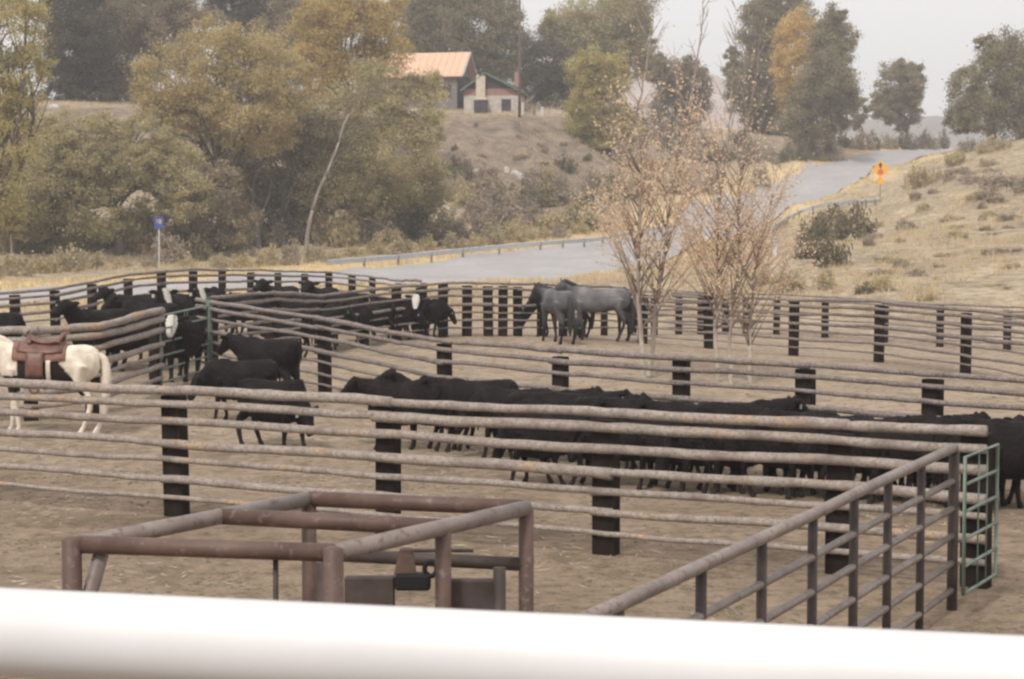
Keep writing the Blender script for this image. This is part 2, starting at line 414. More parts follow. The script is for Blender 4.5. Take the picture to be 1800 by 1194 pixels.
dirt = mixc(n, dr3.outputs[0], dirt, (0.215, 0.18, 0.12))
dirt = mixc(n, at.outputs['Alpha'], dirt, mixc(n, 1.0, dirt, (0.76, 0.735, 0.71), 'MULTIPLY'))
g1 = noise(n, 0.22, 6, rough=0.7); gr = rampnode(n, g1.outputs['Fac'], [(0.3, (0.27, 0.215, 0.165)), (0.5, (0.46, 0.375, 0.27)), (0.7, (0.60, 0.49, 0.34))])
g2 = noise(n, 1.6, 5, rough=0.7); gr2 = rampnode(n, g2.outputs['Fac'], [(0.35, (0.6, 0.58, 0.55)), (0.6, (1.1, 1.1, 1.1))])
gc = mixc(n, 1.0, gr.outputs[0], gr2.outputs[0], 'MULTIPLY')
c = mixc(n, sep.outputs[0], dirt, gc)
bz = noise(n, 0.5, 6, rough=0.7); br = rampnode(n, bz.outputs['Fac'], [(0.3, (0.11, 0.085, 0.068)), (0.6, (0.31, 0.245, 0.19))])
c = mixc(n, sep.outputs[2], c, br.outputs[0])
c = mixc(n, sep.outputs[1], c, (0.66, 0.52, 0.31))
n.links.new(c, b.inputs['Base Color']); b.inputs['Roughness'].default_value = 0.95; b.inputs['Specular IOR Level'].default_value = 0.1
d9 = noise(n, 13, 4, rough=.7); ad = n.nodes.new('ShaderNodeMath'); ad.operation = 'MULTIPLY_ADD'; ad.inputs[1].default_value = .35; n.links.new(d9.outputs['Fac'], ad.inputs[0]); n.links.new(d2.outputs['Fac'], ad.inputs[2])
bump(n, b, ad.outputs[0], 1.0, 0.12)
tag(link_mesh('ground', me, m), kind='structure')

# road surface
vs = []; fs = []; K = 10
for i in range(NR):
    for k in range(K + 1):
        t = k / K; p = rl[i] * (1 - t) + rr[i] * t
        vs.append((p[0], p[1]))
vz = Tn([v[0] for v in vs], [v[1] for v in vs]) + 0.11
V = [(a[0], a[1], z) for a, z in zip(vs, vz)]
for i in range(NR - 1):
    for k in range(K):
        a = i * (K + 1) + k; fs.append((a, a + 1, a + K + 2, a + K + 1))
me = bpy.data.meshes.new('road'); me.from_pydata(V, [], fs); me.polygons.foreach_set('use_smooth', [True] * len(fs)); me.update()
if me.polygons[0].normal.z < 0: me.flip_normals()
tag(link_mesh('road', me, mat('old_asphalt', (0.30, 0.285, 0.285), (0.40, 0.385, 0.385), 0.18, 0.75, 0.1, fine=(1.6, (0.33, 0.31, 0.305), 0.5, 0.6))), kind='structure')

# distant hills: a pale bare hill behind the poplars and a low range beyond the crest
def hill(name, pts, depth, m, seed):
    r = random.Random(seed); vs = []; fs = []; n = len(pts); rows = 14
    for i in range(n):
        for j in range(rows):
            t = j / (rows - 1)
            p = pts[i]; h = p.z - 5
            y = p.y - depth * (1 - t) ; z = 5 + h * math.sin(t * PI / 2) ** 1.2
            vs.append((p.x * (1 - 0.0 * (1 - t)) + r.uniform(-1, 1) * 2, y, z + r.uniform(-1, 1) * 0.01 * h))
        vs.append((p.x, p.y + depth, 0))
    rows += 1
    for i in range(n - 1):
        for j in range(rows - 1):
            a = i * rows + j; fs.append((a, a + rows, a + rows + 1, a + 1))
    me = bpy.data.meshes.new(name); me.from_pydata(vs, [], fs); me.polygons.foreach_set('use_smooth', [True] * len(fs)); me.update()
    tag(link_mesh(name, me, m), kind='structure')
hm = mat('bare_hillside', (0.36, 0.30, 0.27), (0.46, 0.39, 0.35), 0.05, 0.95, 0.2)
hp = [(800,245),(880,190),(950,160),(1040,142),(1110,128),(1160,122),(1210,128),(1235,135),(1265,158),(1290,172),(1315,186),(1360,210),(1430,235),(1500,250)]
hill('hills', [P(x + 0.0, y, 640) for x, y in hp], 200, hm, 1)
hm2 = mat('far_scrub_range', (0.19, 0.17, 0.15), (0.28, 0.25, 0.22), 0.03, 0.95, 0.2)
hill('hills', [P(x, y, 900) for x, y in [(1380,225),(1480,214),(1560,210),(1620,206),(1660,211),(1720,205),(1800,200),(1950,196),(2200,190)]], 250, hm2, 2)

# ------------------------------------------------------------------ log fences
RAILS = [(1.47, .052), (1.31, .052), (1.11, .047), (.865, .056), (.665, .036), (.453, .041), (.235, .030)]
def log_fence(name, label, posts, seed, m, group='weathered log rail corral fences', hs=1.0, rails=RAILS, side=-1, wide=0.235, starts=(0,), ext=(0.3, 0.3), thick=.92, post_skip=(), span=2):
    """posts: world base points; logs are fixed to the camera side of the posts"""
    rn = random.Random(seed); n = len(posts)
    root = empty(name, posts[0]); tag(root, label, 'log fence', group)
    off = posts[0]
    dirs = []
    for i in range(n):
        d = posts[min(i+1, n-1)] - posts[max(i-1, 0)]; d.z = 0; dirs.append(d.normalized())
    for i, p in enumerate(posts):
        if i in post_skip: continue
        d = dirs[i]; nr = Vector((-d.y, d.x, 0))
        mt = Matrix((d, nr, Vector((0, 0, 1)))).transposed() @ Matrix.Rotation(rn.uniform(-.02, .02), 3, 'Y')
        h = 1.40 * hs + rn.uniform(-.04, .05)
        q = MB(off); ww = wide + rn.uniform(-.015, .015)
        q.box(p + Vector((0, 0, h / 2 - 0.15)), (ww, 0.17, h + 0.3), mt, 0.012)
        q.build('post', M['tie'], root, smooth=False)
    for ri, (h, r) in enumerate(rails):
        r = r * thick
        i = 0; first = rn.choice([1, 2]) if span == 2 else span
        while i < n - 1:
            st = first if i == 0 else span
            j = min(i + st, n - 1)
            if j == n - 2 and rn.random() < .5: j = n - 1
            pts = []; 
            for k in range(i, j + 1):
                nr = Vector((-dirs[k].y, dirs[k].x, 0))
                if nr.y > 0: nr = -nr
                nr *= -side
                pts.append(posts[k] + nr * (0.085 + r * 0.9) + Vector((0, 0, h * hs + rn.uniform(-.010, .010))))
            a = (pts[0] - pts[1]).normalized(); z = (pts[-1] - pts[-2]).normalized()
            e0 = ext[0] if i == 0 else 0.12; e1 = ext[1] if j == n - 1 else 0.12
            pts[0] = pts[0] + a * e0; pts[-1] = pts[-1] + z * e1
            # resample with wander
            L_ = [0]
            for k in range(1, len(pts)): L_.append(L_[-1] + (pts[k] - pts[k-1]).length)
            m_ = max(8, int(L_[-1] / 0.22)); cp = []; cr = []
            ph = rn.uniform(0, 6); ph2 = rn.uniform(0, 6); taper = rn.uniform(-.16, .16); rs = rn.uniform(.86, 1.16)
            for q_ in range(m_ + 1):
                s_ = L_[-1] * q_ / m_; k = 1
                while k < len(L_) - 1 and L_[k] < s_: k += 1
                t = (s_ - L_[k-1]) / max(1e-6, L_[k] - L_[k-1])
                c_ = pts[k-1].lerp(pts[k], t)
                wv = 0.009 * math.sin(s_ * 1.1 + ph) + 0.006 * math.sin(s_ * 2.7 + ph2) + rn.gauss(0, .003)
                c_ = c_ + Vector((0, 0, wv)) 
                cp.append(c_); cr.append(r * rs * (1 + taper * (2 * q_ / m_ - 1) + rn.gauss(0, .05)))
            q = MB(off); q.tube(cp, cr, 9); q.build('rail', m, root)
            i = j
    return root

def gp(l): return [G(x, y) for x, y in l]
# A: nearest fence across the picture (posts given by their feet; the line is straight)
A = gp([(-420,844),(-70,875),(310,907),(683,941),(1065,974),(1475,1008),(1714,1031)])
log_fence('log_fence', 'long log rail fence nearest the camera, with dark square posts and one sawn open end', A, 5, M['log'], hs=1.0, wide=.25, ext=(.3, .12))
# B: middle fence from the corner by the green gate to the right edge
B = gp([(372,658),(571,698),(782,752),(985,779),(1197,801),(1415,823),(1637,848),(1880,875)])
log_fence('log_fence', 'middle log rail fence running right behind the row of black calves', B, 7, M['log_far'], hs=.98, thick=.74)
# D/F: from the same corner back and round behind the grey horses to the right edge
D = gp([(374,654),(473,634),(560,622),(640,609),(697,600),(740,596),(779,592),(821,591),(858,591),(884,591),(910,591),(952,591),(990,591),(1022,591),(1062,590),(1108,589),(1150,589),(1193,588),(1232,588),(1275,588),(1312,588),(1365,588),(1450,594),(1555,602),(1652,610),(1770,616),(1890,622)])
log_fence('log_fence', 'curving log rail fence sweeping behind the grey horses to the far right', D, 9, M['log_far'], thick=.74)
# E: outer fence at the back of the cattle pen, meeting D
E = gp([(-160,640),(-70,622),(28,612),(98,605),(163,590),(226,575),(285,566),(340,562),(391,559),(441,556),(489,553),(536,552),(578,552),(619,556),(655,562),(700,574),(745,584)])
log_fence('log_fence', 'outer log rail fence arching behind the cattle pen with road beyond', E, 13, M['log_far'], thick=.74)
# G: far right fence in front of D
Gf = gp([(1130,604),(1245,613),(1395,626),(1545,637),(1697,659),(1870,690)])
log_fence('log_fence', 'log rail fence right of the saplings slanting down to the right edge', Gf, 15, M['log_far'], thick=.74)
# H: fence behind the saddled horse up to the small green gate
H = gp([(-200,742),(-60,741),(55,739),(164,728),(274,687)])
log_fence('log_fence', 'short log rail fence behind the saddled horse, ending at the green gate', H, 17, M['log'], ext=(.3, .0), rails=[(h, r * 1.25) for h, r in RAILS])

# ------------------------------------------------------------------ pipe gates
def pipe_gate(name, label, p0, p1, hgt, bars, r, m, extra_v, group, z0=0.18):
    root = empty(name, p0); tag(root, label, 'gate', group)
    up = Vector((0, 0, 1)); rr_ = r * 1.15
    a0, a1 = p0 + up * z0, p1 + up * z0
    q = MB(p0); q.tube([a0, a0 + up * hgt, a1 + up * hgt, a1, a0], r, 8); q.build('gate_frame', m, root)
    for k in range(1, bars - 1):
        z = hgt * k / (bars - 1); q = MB(p0); q.tube([a0 + up * z, a1 + up * z], r * .9, 8); q.build('bar', m, root)
    for t in extra_v:
        q = MB(p0); c = a0.lerp(a1, t); q.tube([c, c + up * hgt], r * .45, 6); q.build('brace', m, root)
    return root
g0, g1 = G(283, 688), G(366, 662)
pipe_gate('pipe_gate', 'pale green six bar gate at the corner of the cattle pen', g0, g1, 1.22, 6, .022, M['green'], (.5, .56), 'green tubular steel gates', z0=.15)
# dark green hinge post at the corner
pc = G(369, 660); root = empty('gate_post', pc); tag(root, 'dark green steel post at the corner beside the pen gate', 'gate post')
q = MB(pc); q.tube([pc - Vector((0,0,.2)), pc + Vector((0,0,1.5))], .055, 12); q.build('post', M['green_dark'], root)
q = MB(pc); q.tube([pc + Vector((0,0,1.5)), pc + Vector((0,0,1.52))], .066, 12); q.build('cap', M['green_dark'], root)
g2 = P(1690, 1080, 15.8); g2.z = T(g2.x, g2.y) 
g2 = G(1692, 1094); g3 = G(1749, 1056)
pipe_gate('pipe_gate', 'pale green six bar gate swung open beside the near fence end', g2, g3, 1.17, 6, .017, M['green'], (.42, .68), 'green tubular steel gates', z0=.24)

# ------------------------------------------------------------------ pipe panel fence, right foreground
pf = [(1682,203),(1641,217),(1588,231),(1524,245),(1445,262),(1350,283),(1235,308),(1095,343),(905,386),(655,440),(330,510)]
pts = []
for x, s_ in pf:
    Y = F / s_; p = Vector(((x - 900) / s_, Y, 0)); p.z = T(p.x, p.y); pts.append(p)
# straighten
p0, pN = pts[0], pts[8]
root = empty('pipe_fence', p0); tag(root, 'grey and rusty steel pipe fence slanting from lower middle to the gate', 'pipe fence')
up = Vector((0, 0, 1))
line_pts = []
for p in pts:
    d = (pN - p0); t = (p - p0).dot(d) / d.length_squared; c_ = p0 + d * t; c_.z = T(c_.x, c_.y); line_pts.append(c_)
line_pts = line_pts[:9]
top = 1.97 - 0.0
q = MB(p0); q.tube([c_ + up * 1.43 for c_ in line_pts], .041, 12)
q.build('top_rail', M['rust_pale'], root)
for h in (1.14, .90, .66, .42, .18):
    q = MB(p0); q.tube([c_ + up * h for c_ in line_pts], .029, 8); q.build('rail', M['rust_pale'], root)
for i, c_ in enumerate(line_pts):
    q = MB(p0); q.tube([c_ - up * .2, c_ + up * 1.40], .046 if i == 0 else .034, 10); q.build('post', M['rust_dark'], root)

# ------------------------------------------------------------------ rusty chute frame
HT = 2.0
def fr(px, py, h=HT):
    Y = 30.0
    # point on the pixel ray at height h
    a = P(px, py, 10); d = a - Vector((0, 0, CAMZ)); k = (h - CAMZ) / d.z; return Vector((0, 0, CAMZ)) + d * k
NL, NRr, FR, FL = fr(140, 957), fr(588, 972), fr(925, 893), fr(543, 877)
ML = FL.lerp(NL, .42); MR = FR.lerp(NRr, .47)
g = Vector((NL.x, NL.y, 0)); root = empty('chute_frame', g)
tag(root, 'rusty pipe frame of a cattle chute, above the white rail', 'cattle chute')
def pipe(name, a, b_, r, m=M['rust'], sides=14):
    q = MB(g); q.tube([a, b_], r, sides); return q.build(name, m, root)
R1 = .040
pipe('cross_pipe', NL, NRr, R1); pipe('cross_pipe', FL, FR, R1); pipe('cross_pipe', ML, MR, R1)
pipe('side_pipe', NL, FL, R1 * .98, M['rust_pale']); pipe('side_pipe', NRr, FR, R1 * .98, M['rust_pale'])
def fpost(p, r=R1 * .95, m=M['rust'], topz=HT + .035):
    q = MB(g); q.tube([Vector((p.x, p.y, -.2)), Vector((p.x, p.y, topz - .012)), Vector((p.x, p.y, topz))], [r, r, r * .6], 14); q.build('post', m, root)
for p in (NL + Vector((-.03, -.02, 0)), NRr + Vector((0, -.05, 0))): fpost(p, .043)
for p in (FL, FR, MR): fpost(p, .038, topz=HT)
pipe('brace', NL + Vector((.09, .02, -.04)), NL + Vector((-.08, .02, -.62)), .034, M['rust_pale'])
pr = fr(483, 968); pipe('rod', pr + Vector((0, .03, 0)), pr + Vector((-.01, .03, -1.9)), .012, M['rust_dark'])
# lower pipe across the far end, the sliding gate halves, latch and ring
lowz = -.33
lowz = -.28; pipe('cross_pipe', FR.lerp(FL, .86) + Vector((0, 0, lowz)), FR + Vector((0, 0, lowz)), .034, M['rust_dark'])
gateD = (FR - NRr); 
def ploc(px, py, Y): return P(px, py, Y)
Yg = MR.y + .12
def panel(px0, px1, pyt, m, name='gate_panel'):
    a, b_ = P(px0, pyt, Yg), P(px1, pyt + 4, Yg); zc = a.z
    q = MB(g); q.box(((a.x + b_.x) / 2, Yg, zc / 2 + .1), (b_.x - a.x, .05, zc - .2), None, .008); q.build(name, m, root, smooth=False)
panel(606, 694, 1013, M['rust_dark']); panel(790, 876, 1018, M['rust_dark'])
for px, pyt, w_ in ((569, 990, .032), (878, 998, .03)):
    a = P(px, pyt, Yg - .02); q = MB(g); q.tube([Vector((a.x, a.y, -.2)), Vector((a.x, a.y, a.z))], w_, 12); q.build('guide_post', M['rust_dark'], root)
a = P(714, 965, Yg + .02); b_ = P(712, 1010, Yg + .02)
q = MB(g)
wt, wb = .030, .052
q.add([(a.x-wt, a.y-.03, a.z), (a.x+wt, a.y-.03, a.z), (b_.x+wb, b_.y-.03, b_.z), (b_.x-wb, b_.y-.03, b_.z), (a.x-wt, a.y+.03, a.z), (a.x+wt, a.y+.03, a.z), (b_.x+wb, b_.y+.03, b_.z), (b_.x-wb, b_.y+.03, b_.z)], [(0,3,2,1),(4,5,6,7),(0,1,5,4),(2,3,7,6),(1,2,6,5),(0,4,7,3)])
q.build('latch_plate', M['rust'], root, smooth=False)
a = P(726, 1022, Yg - .01); q = MB(g); q.box(a, (.165, .09, .075), None, .01); q.build('latch_box', M['signblack'], root, smooth=False)
a = P(757, 1000, Yg - .02); q = MB(g)
q.tube([a + Vector((math.cos(t) * .028, 0, math.sin(t) * .034)) for t in np.linspace(0, 2 * PI, 17)], .012, 7, cap=False); q.build('ring', M['signblack'], root)
a = P(722, 968, Yg + .25); b_ = P(832, 968, Yg + .25); q = MB(g); q.tube([a, b_], .009, 8); q.tube([a, a + Vector((0, -.24, -.05))], .009, 8); q.build('lever', M['rust_dark'], root)

# ------------------------------------------------------------------ white painted rail right in front of the camera
def onh(px, py, Y): return P(px, py, Y)
wl = P(0, 1109, 2.0); wr = P(1800, 1207, 1.765)
d = (wr - wl); d.normalize()
e0, e1 = wl - d * 1.3, wr + d * 1.3
hh = (wl.z + wr.z) / 2; e0.z = e1.z = hh
g = Vector((e0.x, e0.y, 0)); root = empty('white_rail', g); tag(root, 'thick white painted pipe rail crossing the bottom of the picture', 'railing')
q = MB(g); q.tube([e0.lerp(e1, t) for t in np.linspace(0, 1, 12)], .0485, 32); q.build('rail', M['white'], root)
for e in (e0.lerp(e1, .03), e1.lerp(e0, .03)):
    q = MB(g); q.tube([Vector((e.x, e.y, -.2)), e - Vector((0, 0, .03))], .036, 18); q.build('post', M['white'], root)

# ------------------------------------------------------------------ trees
def limb(q, a, b_, r0, r1, rn, bend=.12, n=6, sides=7):
    a, b_ = Vector(a), Vector(b_); L_ = (b_ - a).length; o = Vector((rn.uniform(-1, 1), rn.uniform(-1, 1), rn.uniform(-.2, .8))) * L_ * bend
    pts = [a.lerp(b_, t) + o * math.sin(t * PI) for t in [i / (n - 1) for i in range(n)]]
    q.tube(pts, [r0 + (r1 - r0) * i / (n - 1) for i in range(n)], sides); return pts
def tree(name, label, leaf, base_px, Y, lobes, bark='bark', dens=1.0, lsize=1.0, group='trees along the bluff and creek', trunk_r=None, via=None, seed=0, base_py=None, drop=0, back=0):
    rn = random.Random(seed * 7 + base_px); r = np.random.default_rng(abs(seed * 31 + base_px) + 3)
    b_ = GY(base_px, Y) if base_py is None else G(base_px, base_py); Y = b_.y; k = Y / F
    root = empty(name, b_); tag(root, label, 'tree', group)
    LB = []
    for (x, y, rx, ry) in lobes:
        c_ = P(x, y, Y); dpt = rn.uniform(-.5, .5) * rx * k; c_ = P(x, y, Y + dpt + back)
        LB.append((c_, rx * k * 1.1, min(rx, ry) * k * 1.1, ry * k * 1.1))
    H_ = max(c_.z + rz for c_, _, _, rz in LB) - b_.z
    tr = trunk_r or max(.12, H_ * .022)
    q = MB(b_); lowc = sum((c_ for c_, *_ in LB), Vector()) / len(LB)
    zmin = min(c_.z - rz * .6 for c_, _, _, rz in LB)
    if via: tops = [P(x, y, Y) for x, y in via]
    else:
        t_ = Vector((b_.x * .65 + lowc.x * .35, b_.y, max(b_.z + H_ * .18, min(zmin, lowc.z)))); tops = [t_]
    prev = b_ - Vector((0, 0, .4)); rr0 = tr
    allp = []
    path = [prev] + tops
    for i in range(len(path) - 1):
        r1 = tr * (1 - .45 * (i + 1) / (len(path) - 1)); allp += limb(q, path[i], path[i+1], rr0 * (1.25 if i == 0 else 1), r1, rn, .05, 6, 9); rr0 = r1
    fork = path[-1]
    q.build('trunk', M[bark], root)
    q = MB(b_); tips = []
    for c_, rx, ry, rz in LB:
        st = allp[rn.randrange(len(allp) // 2, len(allp))]
        pts = limb(q, st, c_, tr * .42, tr * .14, rn, .14, 7, 6)
        for _ in range(7):
            v = Vector((rn.gauss(0, 1), rn.gauss(0, 1), abs(rn.gauss(.3, .8)))).normalized()
            e = c_ + Vector((v.x * rx, v.y * ry, v.z * rz)) * .95
            limb(q, pts[rn.randrange(2, 7)], e, tr * .12, tr * .03, rn, .12, 5, 4)
    q.build('limbs', M['bark'], root)
    cen = []
    for c_, rx, ry, rz in LB:
        area = 4 * PI * ((rx * rz) ** 1.0)
        nc = max(16, int(area * 0.62))
        v = r.normal(size=(nc, 3)); v /= np.linalg.norm(v, axis=1)[:, None]
        rad = (r.uniform(.25, 1.0, size=(nc, 1)) ** .45) * r.uniform(.86, 1.14, size=(nc, 1))
        cc = np.array(c_) + v * rad * np.array([rx, ry, rz])
        m_ = int(125 * dens); sp = r.uniform(.09, .19, size=(nc, 1, 1)) * min(rx, rz)
        pts = cc[:, None, :] + r.normal(size=(nc, m_, 3)) * sp * np.array([1, 1, .75])
        cen.append(pts.reshape(-1, 3))
    cen = np.concatenate(cen)
    cen = cen[cen[:, 2] > b_.z + .2]
    sz = (.035 + .00042 * Y) * lsize
    me = quads_mesh('crown', cen - np.array(b_), sz, sz * .62, r)
    link_mesh('crown', me, L[leaf], root)
    return root
far = 'trees on the plateau beyond the bluff'
tree('willow_tree', 'dark willow between the big round tree and the pale leaning trunk', 'green', 500, 150, [(480,270,60,60),(540,230,55,60),(520,330,66,50),(560,280,50,60),(470,370,56,40),(430,330,50,50)], seed=31, base_py=430, back=4)
tree('willow_tree', 'olive willow low behind the small golden tree', 'olive', 680, 152, [(620,330,60,55),(690,340,60,50),(740,330,50,60),(600,380,60,40),(700,390,66,34),(770,370,36,36)], seed=32, base_py=425, back=3)
tree('willow_tree', 'greyish willow between the domed willow and round tree', 'greybrown', 350, 150, [(330,360,50,50),(380,340,46,55),(300,400,60,36),(400,390,50,40),(250,400,50,40)], seed=33, base_py=446)
tree('willow_tree', 'olive bush tree low at the left behind the domed willow', 'olive', 100, 150, [(60,340,60,60),(120,330,60,60),(180,370,60,50),(0,380,60,50),(100,400,80,40)], seed=34, base_py=446)
tree('cottonwood', 'brown scrubby tree on the skyline left of the orange roof', 'greybrown', 545, 214, [(540,60,50,60),(500,90,50,60),(580,20,50,50),(530,-10,60,40)], seed=35, group=far)
tree('cottonwood', 'yellow-green cottonwood filling the far left edge of the picture', 'yellowgreen', -25, 118, [(10,60,72,85),(-40,160,80,80),(45,-20,50,60),(50,130,42,50),(0,250,62,60),(-30,330,70,60),(30,190,45,40)], seed=1)
tree('pine_tree', 'dark evergreen tree behind the yellow-green cottonwood at left', 'dark', 140, 190, [(125,20,52,60),(140,90,62,60),(108,130,40,45),(172,140,42,35),(130,-40,50,50),(160,60,50,50),(160,165,50,30)], seed=2, group=far, dens=1.3)
tree('cottonwood', 'grey-brown half bare tree right of the dark evergreen', 'greybrown', 255, 200, [(230,30,68,60),(290,50,62,55),(240,110,55,50),(210,-30,60,50),(335,20,45,45),(280,-50,60,50),(215,150,38,35)], seed=3, group=far)
tree('cottonwood', 'dark tree top just behind the big round olive crown', 'dark', 440, 222, [(420,15,55,30),(470,28,48,32),(505,-5,45,40),(400,-20,60,30),(450,60,60,50)], seed=4, group=far)
tree('cottonwood', 'big round golden olive tree with forked dark trunk', 'olive_gold', 392, 150, [(300,140,68,60),(370,98,78,56),(440,108,70,58),(330,200,80,48),(425,190,80,60),(268,190,34,45),(500,150,48,60),(470,230,48,45),(350,250,60,40)], seed=5, via=[(388,330),(378,275)], base_py=440, trunk_r=.42)
tree('cottonwood', 'tall golden-brown cottonwood left of the orange roof', 'gold', 612, 168, [(610,60,82,62),(680,78,44,55),(562,110,48,60),(640,-5,70,40),(620,140,60,45),(560,40,50,45)], seed=6)
tree('cottonwood', 'olive tree with long pale leaning trunk below the orange roof', 'olive', 537, 140, [(640,180,66,68),(720,190,58,62),(600,255,66,64),(690,270,76,66),(757,240,28,50),(560,310,50,50),(740,155,42,32),(650,335,66,40)], bark='bark_pale', via=[(549,370),(572,310),(596,250),(614,200)], seed=7, base_py=441, trunk_r=.145, back=4.5)
tree('willow_tree', 'dark green willow in the middle of the creek thicket', 'green', 455, 144, [(470,300,62,66),(505,240,52,50),(440,355,52,46),(520,360,56,50),(410,300,40,50)], seed=8, base_py=438, back=6)
tree('willow_tree', 'wide domed willow behind the blue route sign', 'olive', 208, 130, [(60,260,66,46),(120,290,70,46),(250,290,60,40),(170,330,60,34),(150,232,78,40),(240,245,70,40),(305,290,54,46),(338,350,44,42),(85,320,74,46),(205,290,70,36),(30,330,54,56),(60,390,56,34),(290,345,40,30)], seed=9, via=[(205,370),(180,320)], base_py=448, trunk_r=.3, dens=1.35)
tree('willow_tree', 'small pale-leaved tree at the left edge beyond the pen', 'yellowgreen', 20, 120, [(18,372,26,30),(5,345,30,28),(30,400,16,18)], seed=10, base_py=462, bark='bark_pale', trunk_r=.09)
tree('aspen_tree', 'small golden tree at the foot of the bluff', 'gold', 735, 142, [(745,292,28,32),(718,330,32,30),(763,330,22,32),(700,308,15,18),(735,365,30,25)], seed=11, base_py=412)
tree('cottonwood', 'grey-green tree rising behind the orange roof', 'green', 760, 240, [(750,45,46,66),(745,-10,55,40),(775,80,40,40),(725,70,28,40)], seed=12, group=far)
tree('cottonwood', 'grey-green tree directly behind the green roofed cabin', 'green', 850, 236, [(838,40,55,60),(880,85,46,55),(850,115,40,36),(830,-10,60,40),(885,20,30,40)], seed=13, group=far)
tree('cottonwood', 'dark low tree right of the utility pole', 'dark', 950, 232, [(958,110,42,50),(942,150,44,38),(985,150,35,38)], seed=14, group=far)
tree('cottonwood', 'broad olive cottonwood right of the small sky gap', 'olive', 1050, 246, [(1015,62,55,52),(1085,40,58,56),(1060,105,58,50),(1112,0,36,50),(1010,118,40,48),(1125,90,25,50),(975,55,25,30)], seed=15, group=far)
tree('willow_tree', 'yellow-green bushy tree on the right shoulder of the bluff', 'yellowgreen', 1045, 190, [(1030,130,34,42),(1050,185,42,50),(1022,210,32,46),(1072,135,32,42),(1085,230,38,46),(1050,262,40,36)], seed=16)
tree('cottonwood', 'grey scrubby tree half hidden behind the left sapling', 'greybrown', 1185, 262, [(1180,130,32,32),(1212,150,32,42),(1150,122,26,22),(1190,190,50,40)], seed=17, group='trees beyond the road')
tree('poplar_tree', 'tall grey-green poplar left in the clump above the road', 'green', 1345, 258, [(1342,50,40,66),(1335,140,46,58),(1378,20,42,46),(1290,112,18,26),(1312,160,30,40),(1355,210,45,45)], seed=18, group='trees beyond the road')
tree('poplar_tree', 'golden topped poplar in the clump above the road', 'gold_bright', 1403, 246, [(1405,68,36,46),(1398,125,36,46),(1410,180,36,40)], seed=19, group='trees beyond the road')
tree('poplar_tree', 'dark olive poplar right in the clump above the road', 'green', 1455, 240, [(1462,85,36,56),(1452,150,46,55),(1430,212,56,40),(1480,180,26,46),(1468,38,24,26)], seed=20, group='trees beyond the road', dens=1.2)
tree('poplar_tree', 'round-headed tree alone on the skyline above the road bend', 'green', 1592, 272, [(1575,150,34,36),(1560,190,30,26),(1602,150,20,40),(1590,195,30,30),(1590,124,24,18)], seed=21, group='trees beyond the road')
tree('poplar_tree', 'small faint tree just left of the round skyline tree', 'green', 1516, 285, [(1514,192,16,20),(1502,212,20,16)], seed=22, group='trees beyond the road')
tree('poplar_tree', 'bushy green tree at the top right edge', 'green', 1745, 216, [(1700,158,34,40),(1760,120,48,54),(1720,200,44,40),(1800,140,56,70),(1790,205,56,38),(1690,212,28,26),(1742,78,24,20)], seed=23, group='trees beyond the road')

# ------------------------------------------------------------------ saplings inside the far corral
def sapling(label, stems, seed, nleaf, spread, bright):
    rn = random.Random(seed); b_ = G(*stems[0][0]); root = empty('sapling', b_); tag(root, label, 'sapling', 'autumn saplings in the corral')
    q = MB(b_); wq = MB(b_); br = MB(b_); leaf = []
    for st in stems:
        g0_ = G(*st[0]); pts = [g0_] + [P(x, y, g0_.y) for x, y in st[1:]]
        dense = []
        for i in range(len(pts) - 1):
            for t in np.linspace(0, 1, 7)[:-1]: dense.append(pts[i].lerp(pts[i+1], t) + Vector((rn.gauss(0, .012), rn.gauss(0, .02), 0)))
        dense.append(pts[-1]); n_ = len(dense); r0 = rn.uniform(.056, .064) if len(stems) < 3 else .044
        rad = [r0 * (1 - .93 * i / (n_ - 1)) for i in range(n_)]
        q.tube(dense, rad, 8)
        hw = 1.35 + rn.uniform(-.1, .1); low = [p for p in dense if p.z - g0_.z < hw]
        wq.tube(low, [r0 * 1.02 * (1 - .05 * i) + .004 for i in range(len(low))], 10, cap=False)
        Htot = dense[-1].z - g0_.z
        for i, p in enumerate(dense):
            z = (p.z - g0_.z) / Htot
            if z < .13: continue
            for _ in range(rn.choice([2, 3, 3]) if z < .6 else 1):
                a = rn.uniform(0, 2 * PI); ln = spread * (1.15 - z) * rn.uniform(.5, 1.15)
                up_ = rn.uniform(1.1, 2.3)
                d = Vector((math.cos(a), math.sin(a) * .9, up_)).normalized()
                e = p + d * ln * 1.3; mid = p.lerp(e, .5) + Vector((0, 0, -.06 * ln))
                br.tube([p, mid, e], [rad[i] * .34 + .004, .008, .003], 5)
                nl = int(nleaf * ln * (1.35 - z) ** 2.2 * rn.uniform(.5, 1.5))
                for _2 in range(2):
                    t0 = rn.uniform(.3, .8); s0 = p.lerp(e, t0); d2 = (d + Vector((rn.gauss(0, .5), rn.gauss(0, .5), rn.gauss(-.1, .3)))).normalized()
                    e2 = s0 + d2 * ln * .5; br.tube([s0, e2], [.005, .002], 4)
                    for _3 in range(nl // 3): leaf.append(s0.lerp(e2, rn.random()) + Vector((rn.gauss(0, .07), rn.gauss(0, .07), rn.gauss(-.03, .07))))
                for _3 in range(nl // 3): leaf.append(p.lerp(e, rn.uniform(.25, 1)) + Vector((rn.gauss(0, .07), rn.gauss(0, .07), rn.gauss(-.03, .07))))
    q.build('trunk', M['bark_sap'], root); wq.build('whitewash', M['wrap'], root); br.build('branches', M['bark_sap'], root)
    cen = np.array([tuple(v - b_) for v in leaf]); r = np.random.default_rng(seed)
    link_mesh('crown', quads_mesh('crown', cen, .037, .022, r), L['sapling'], root)
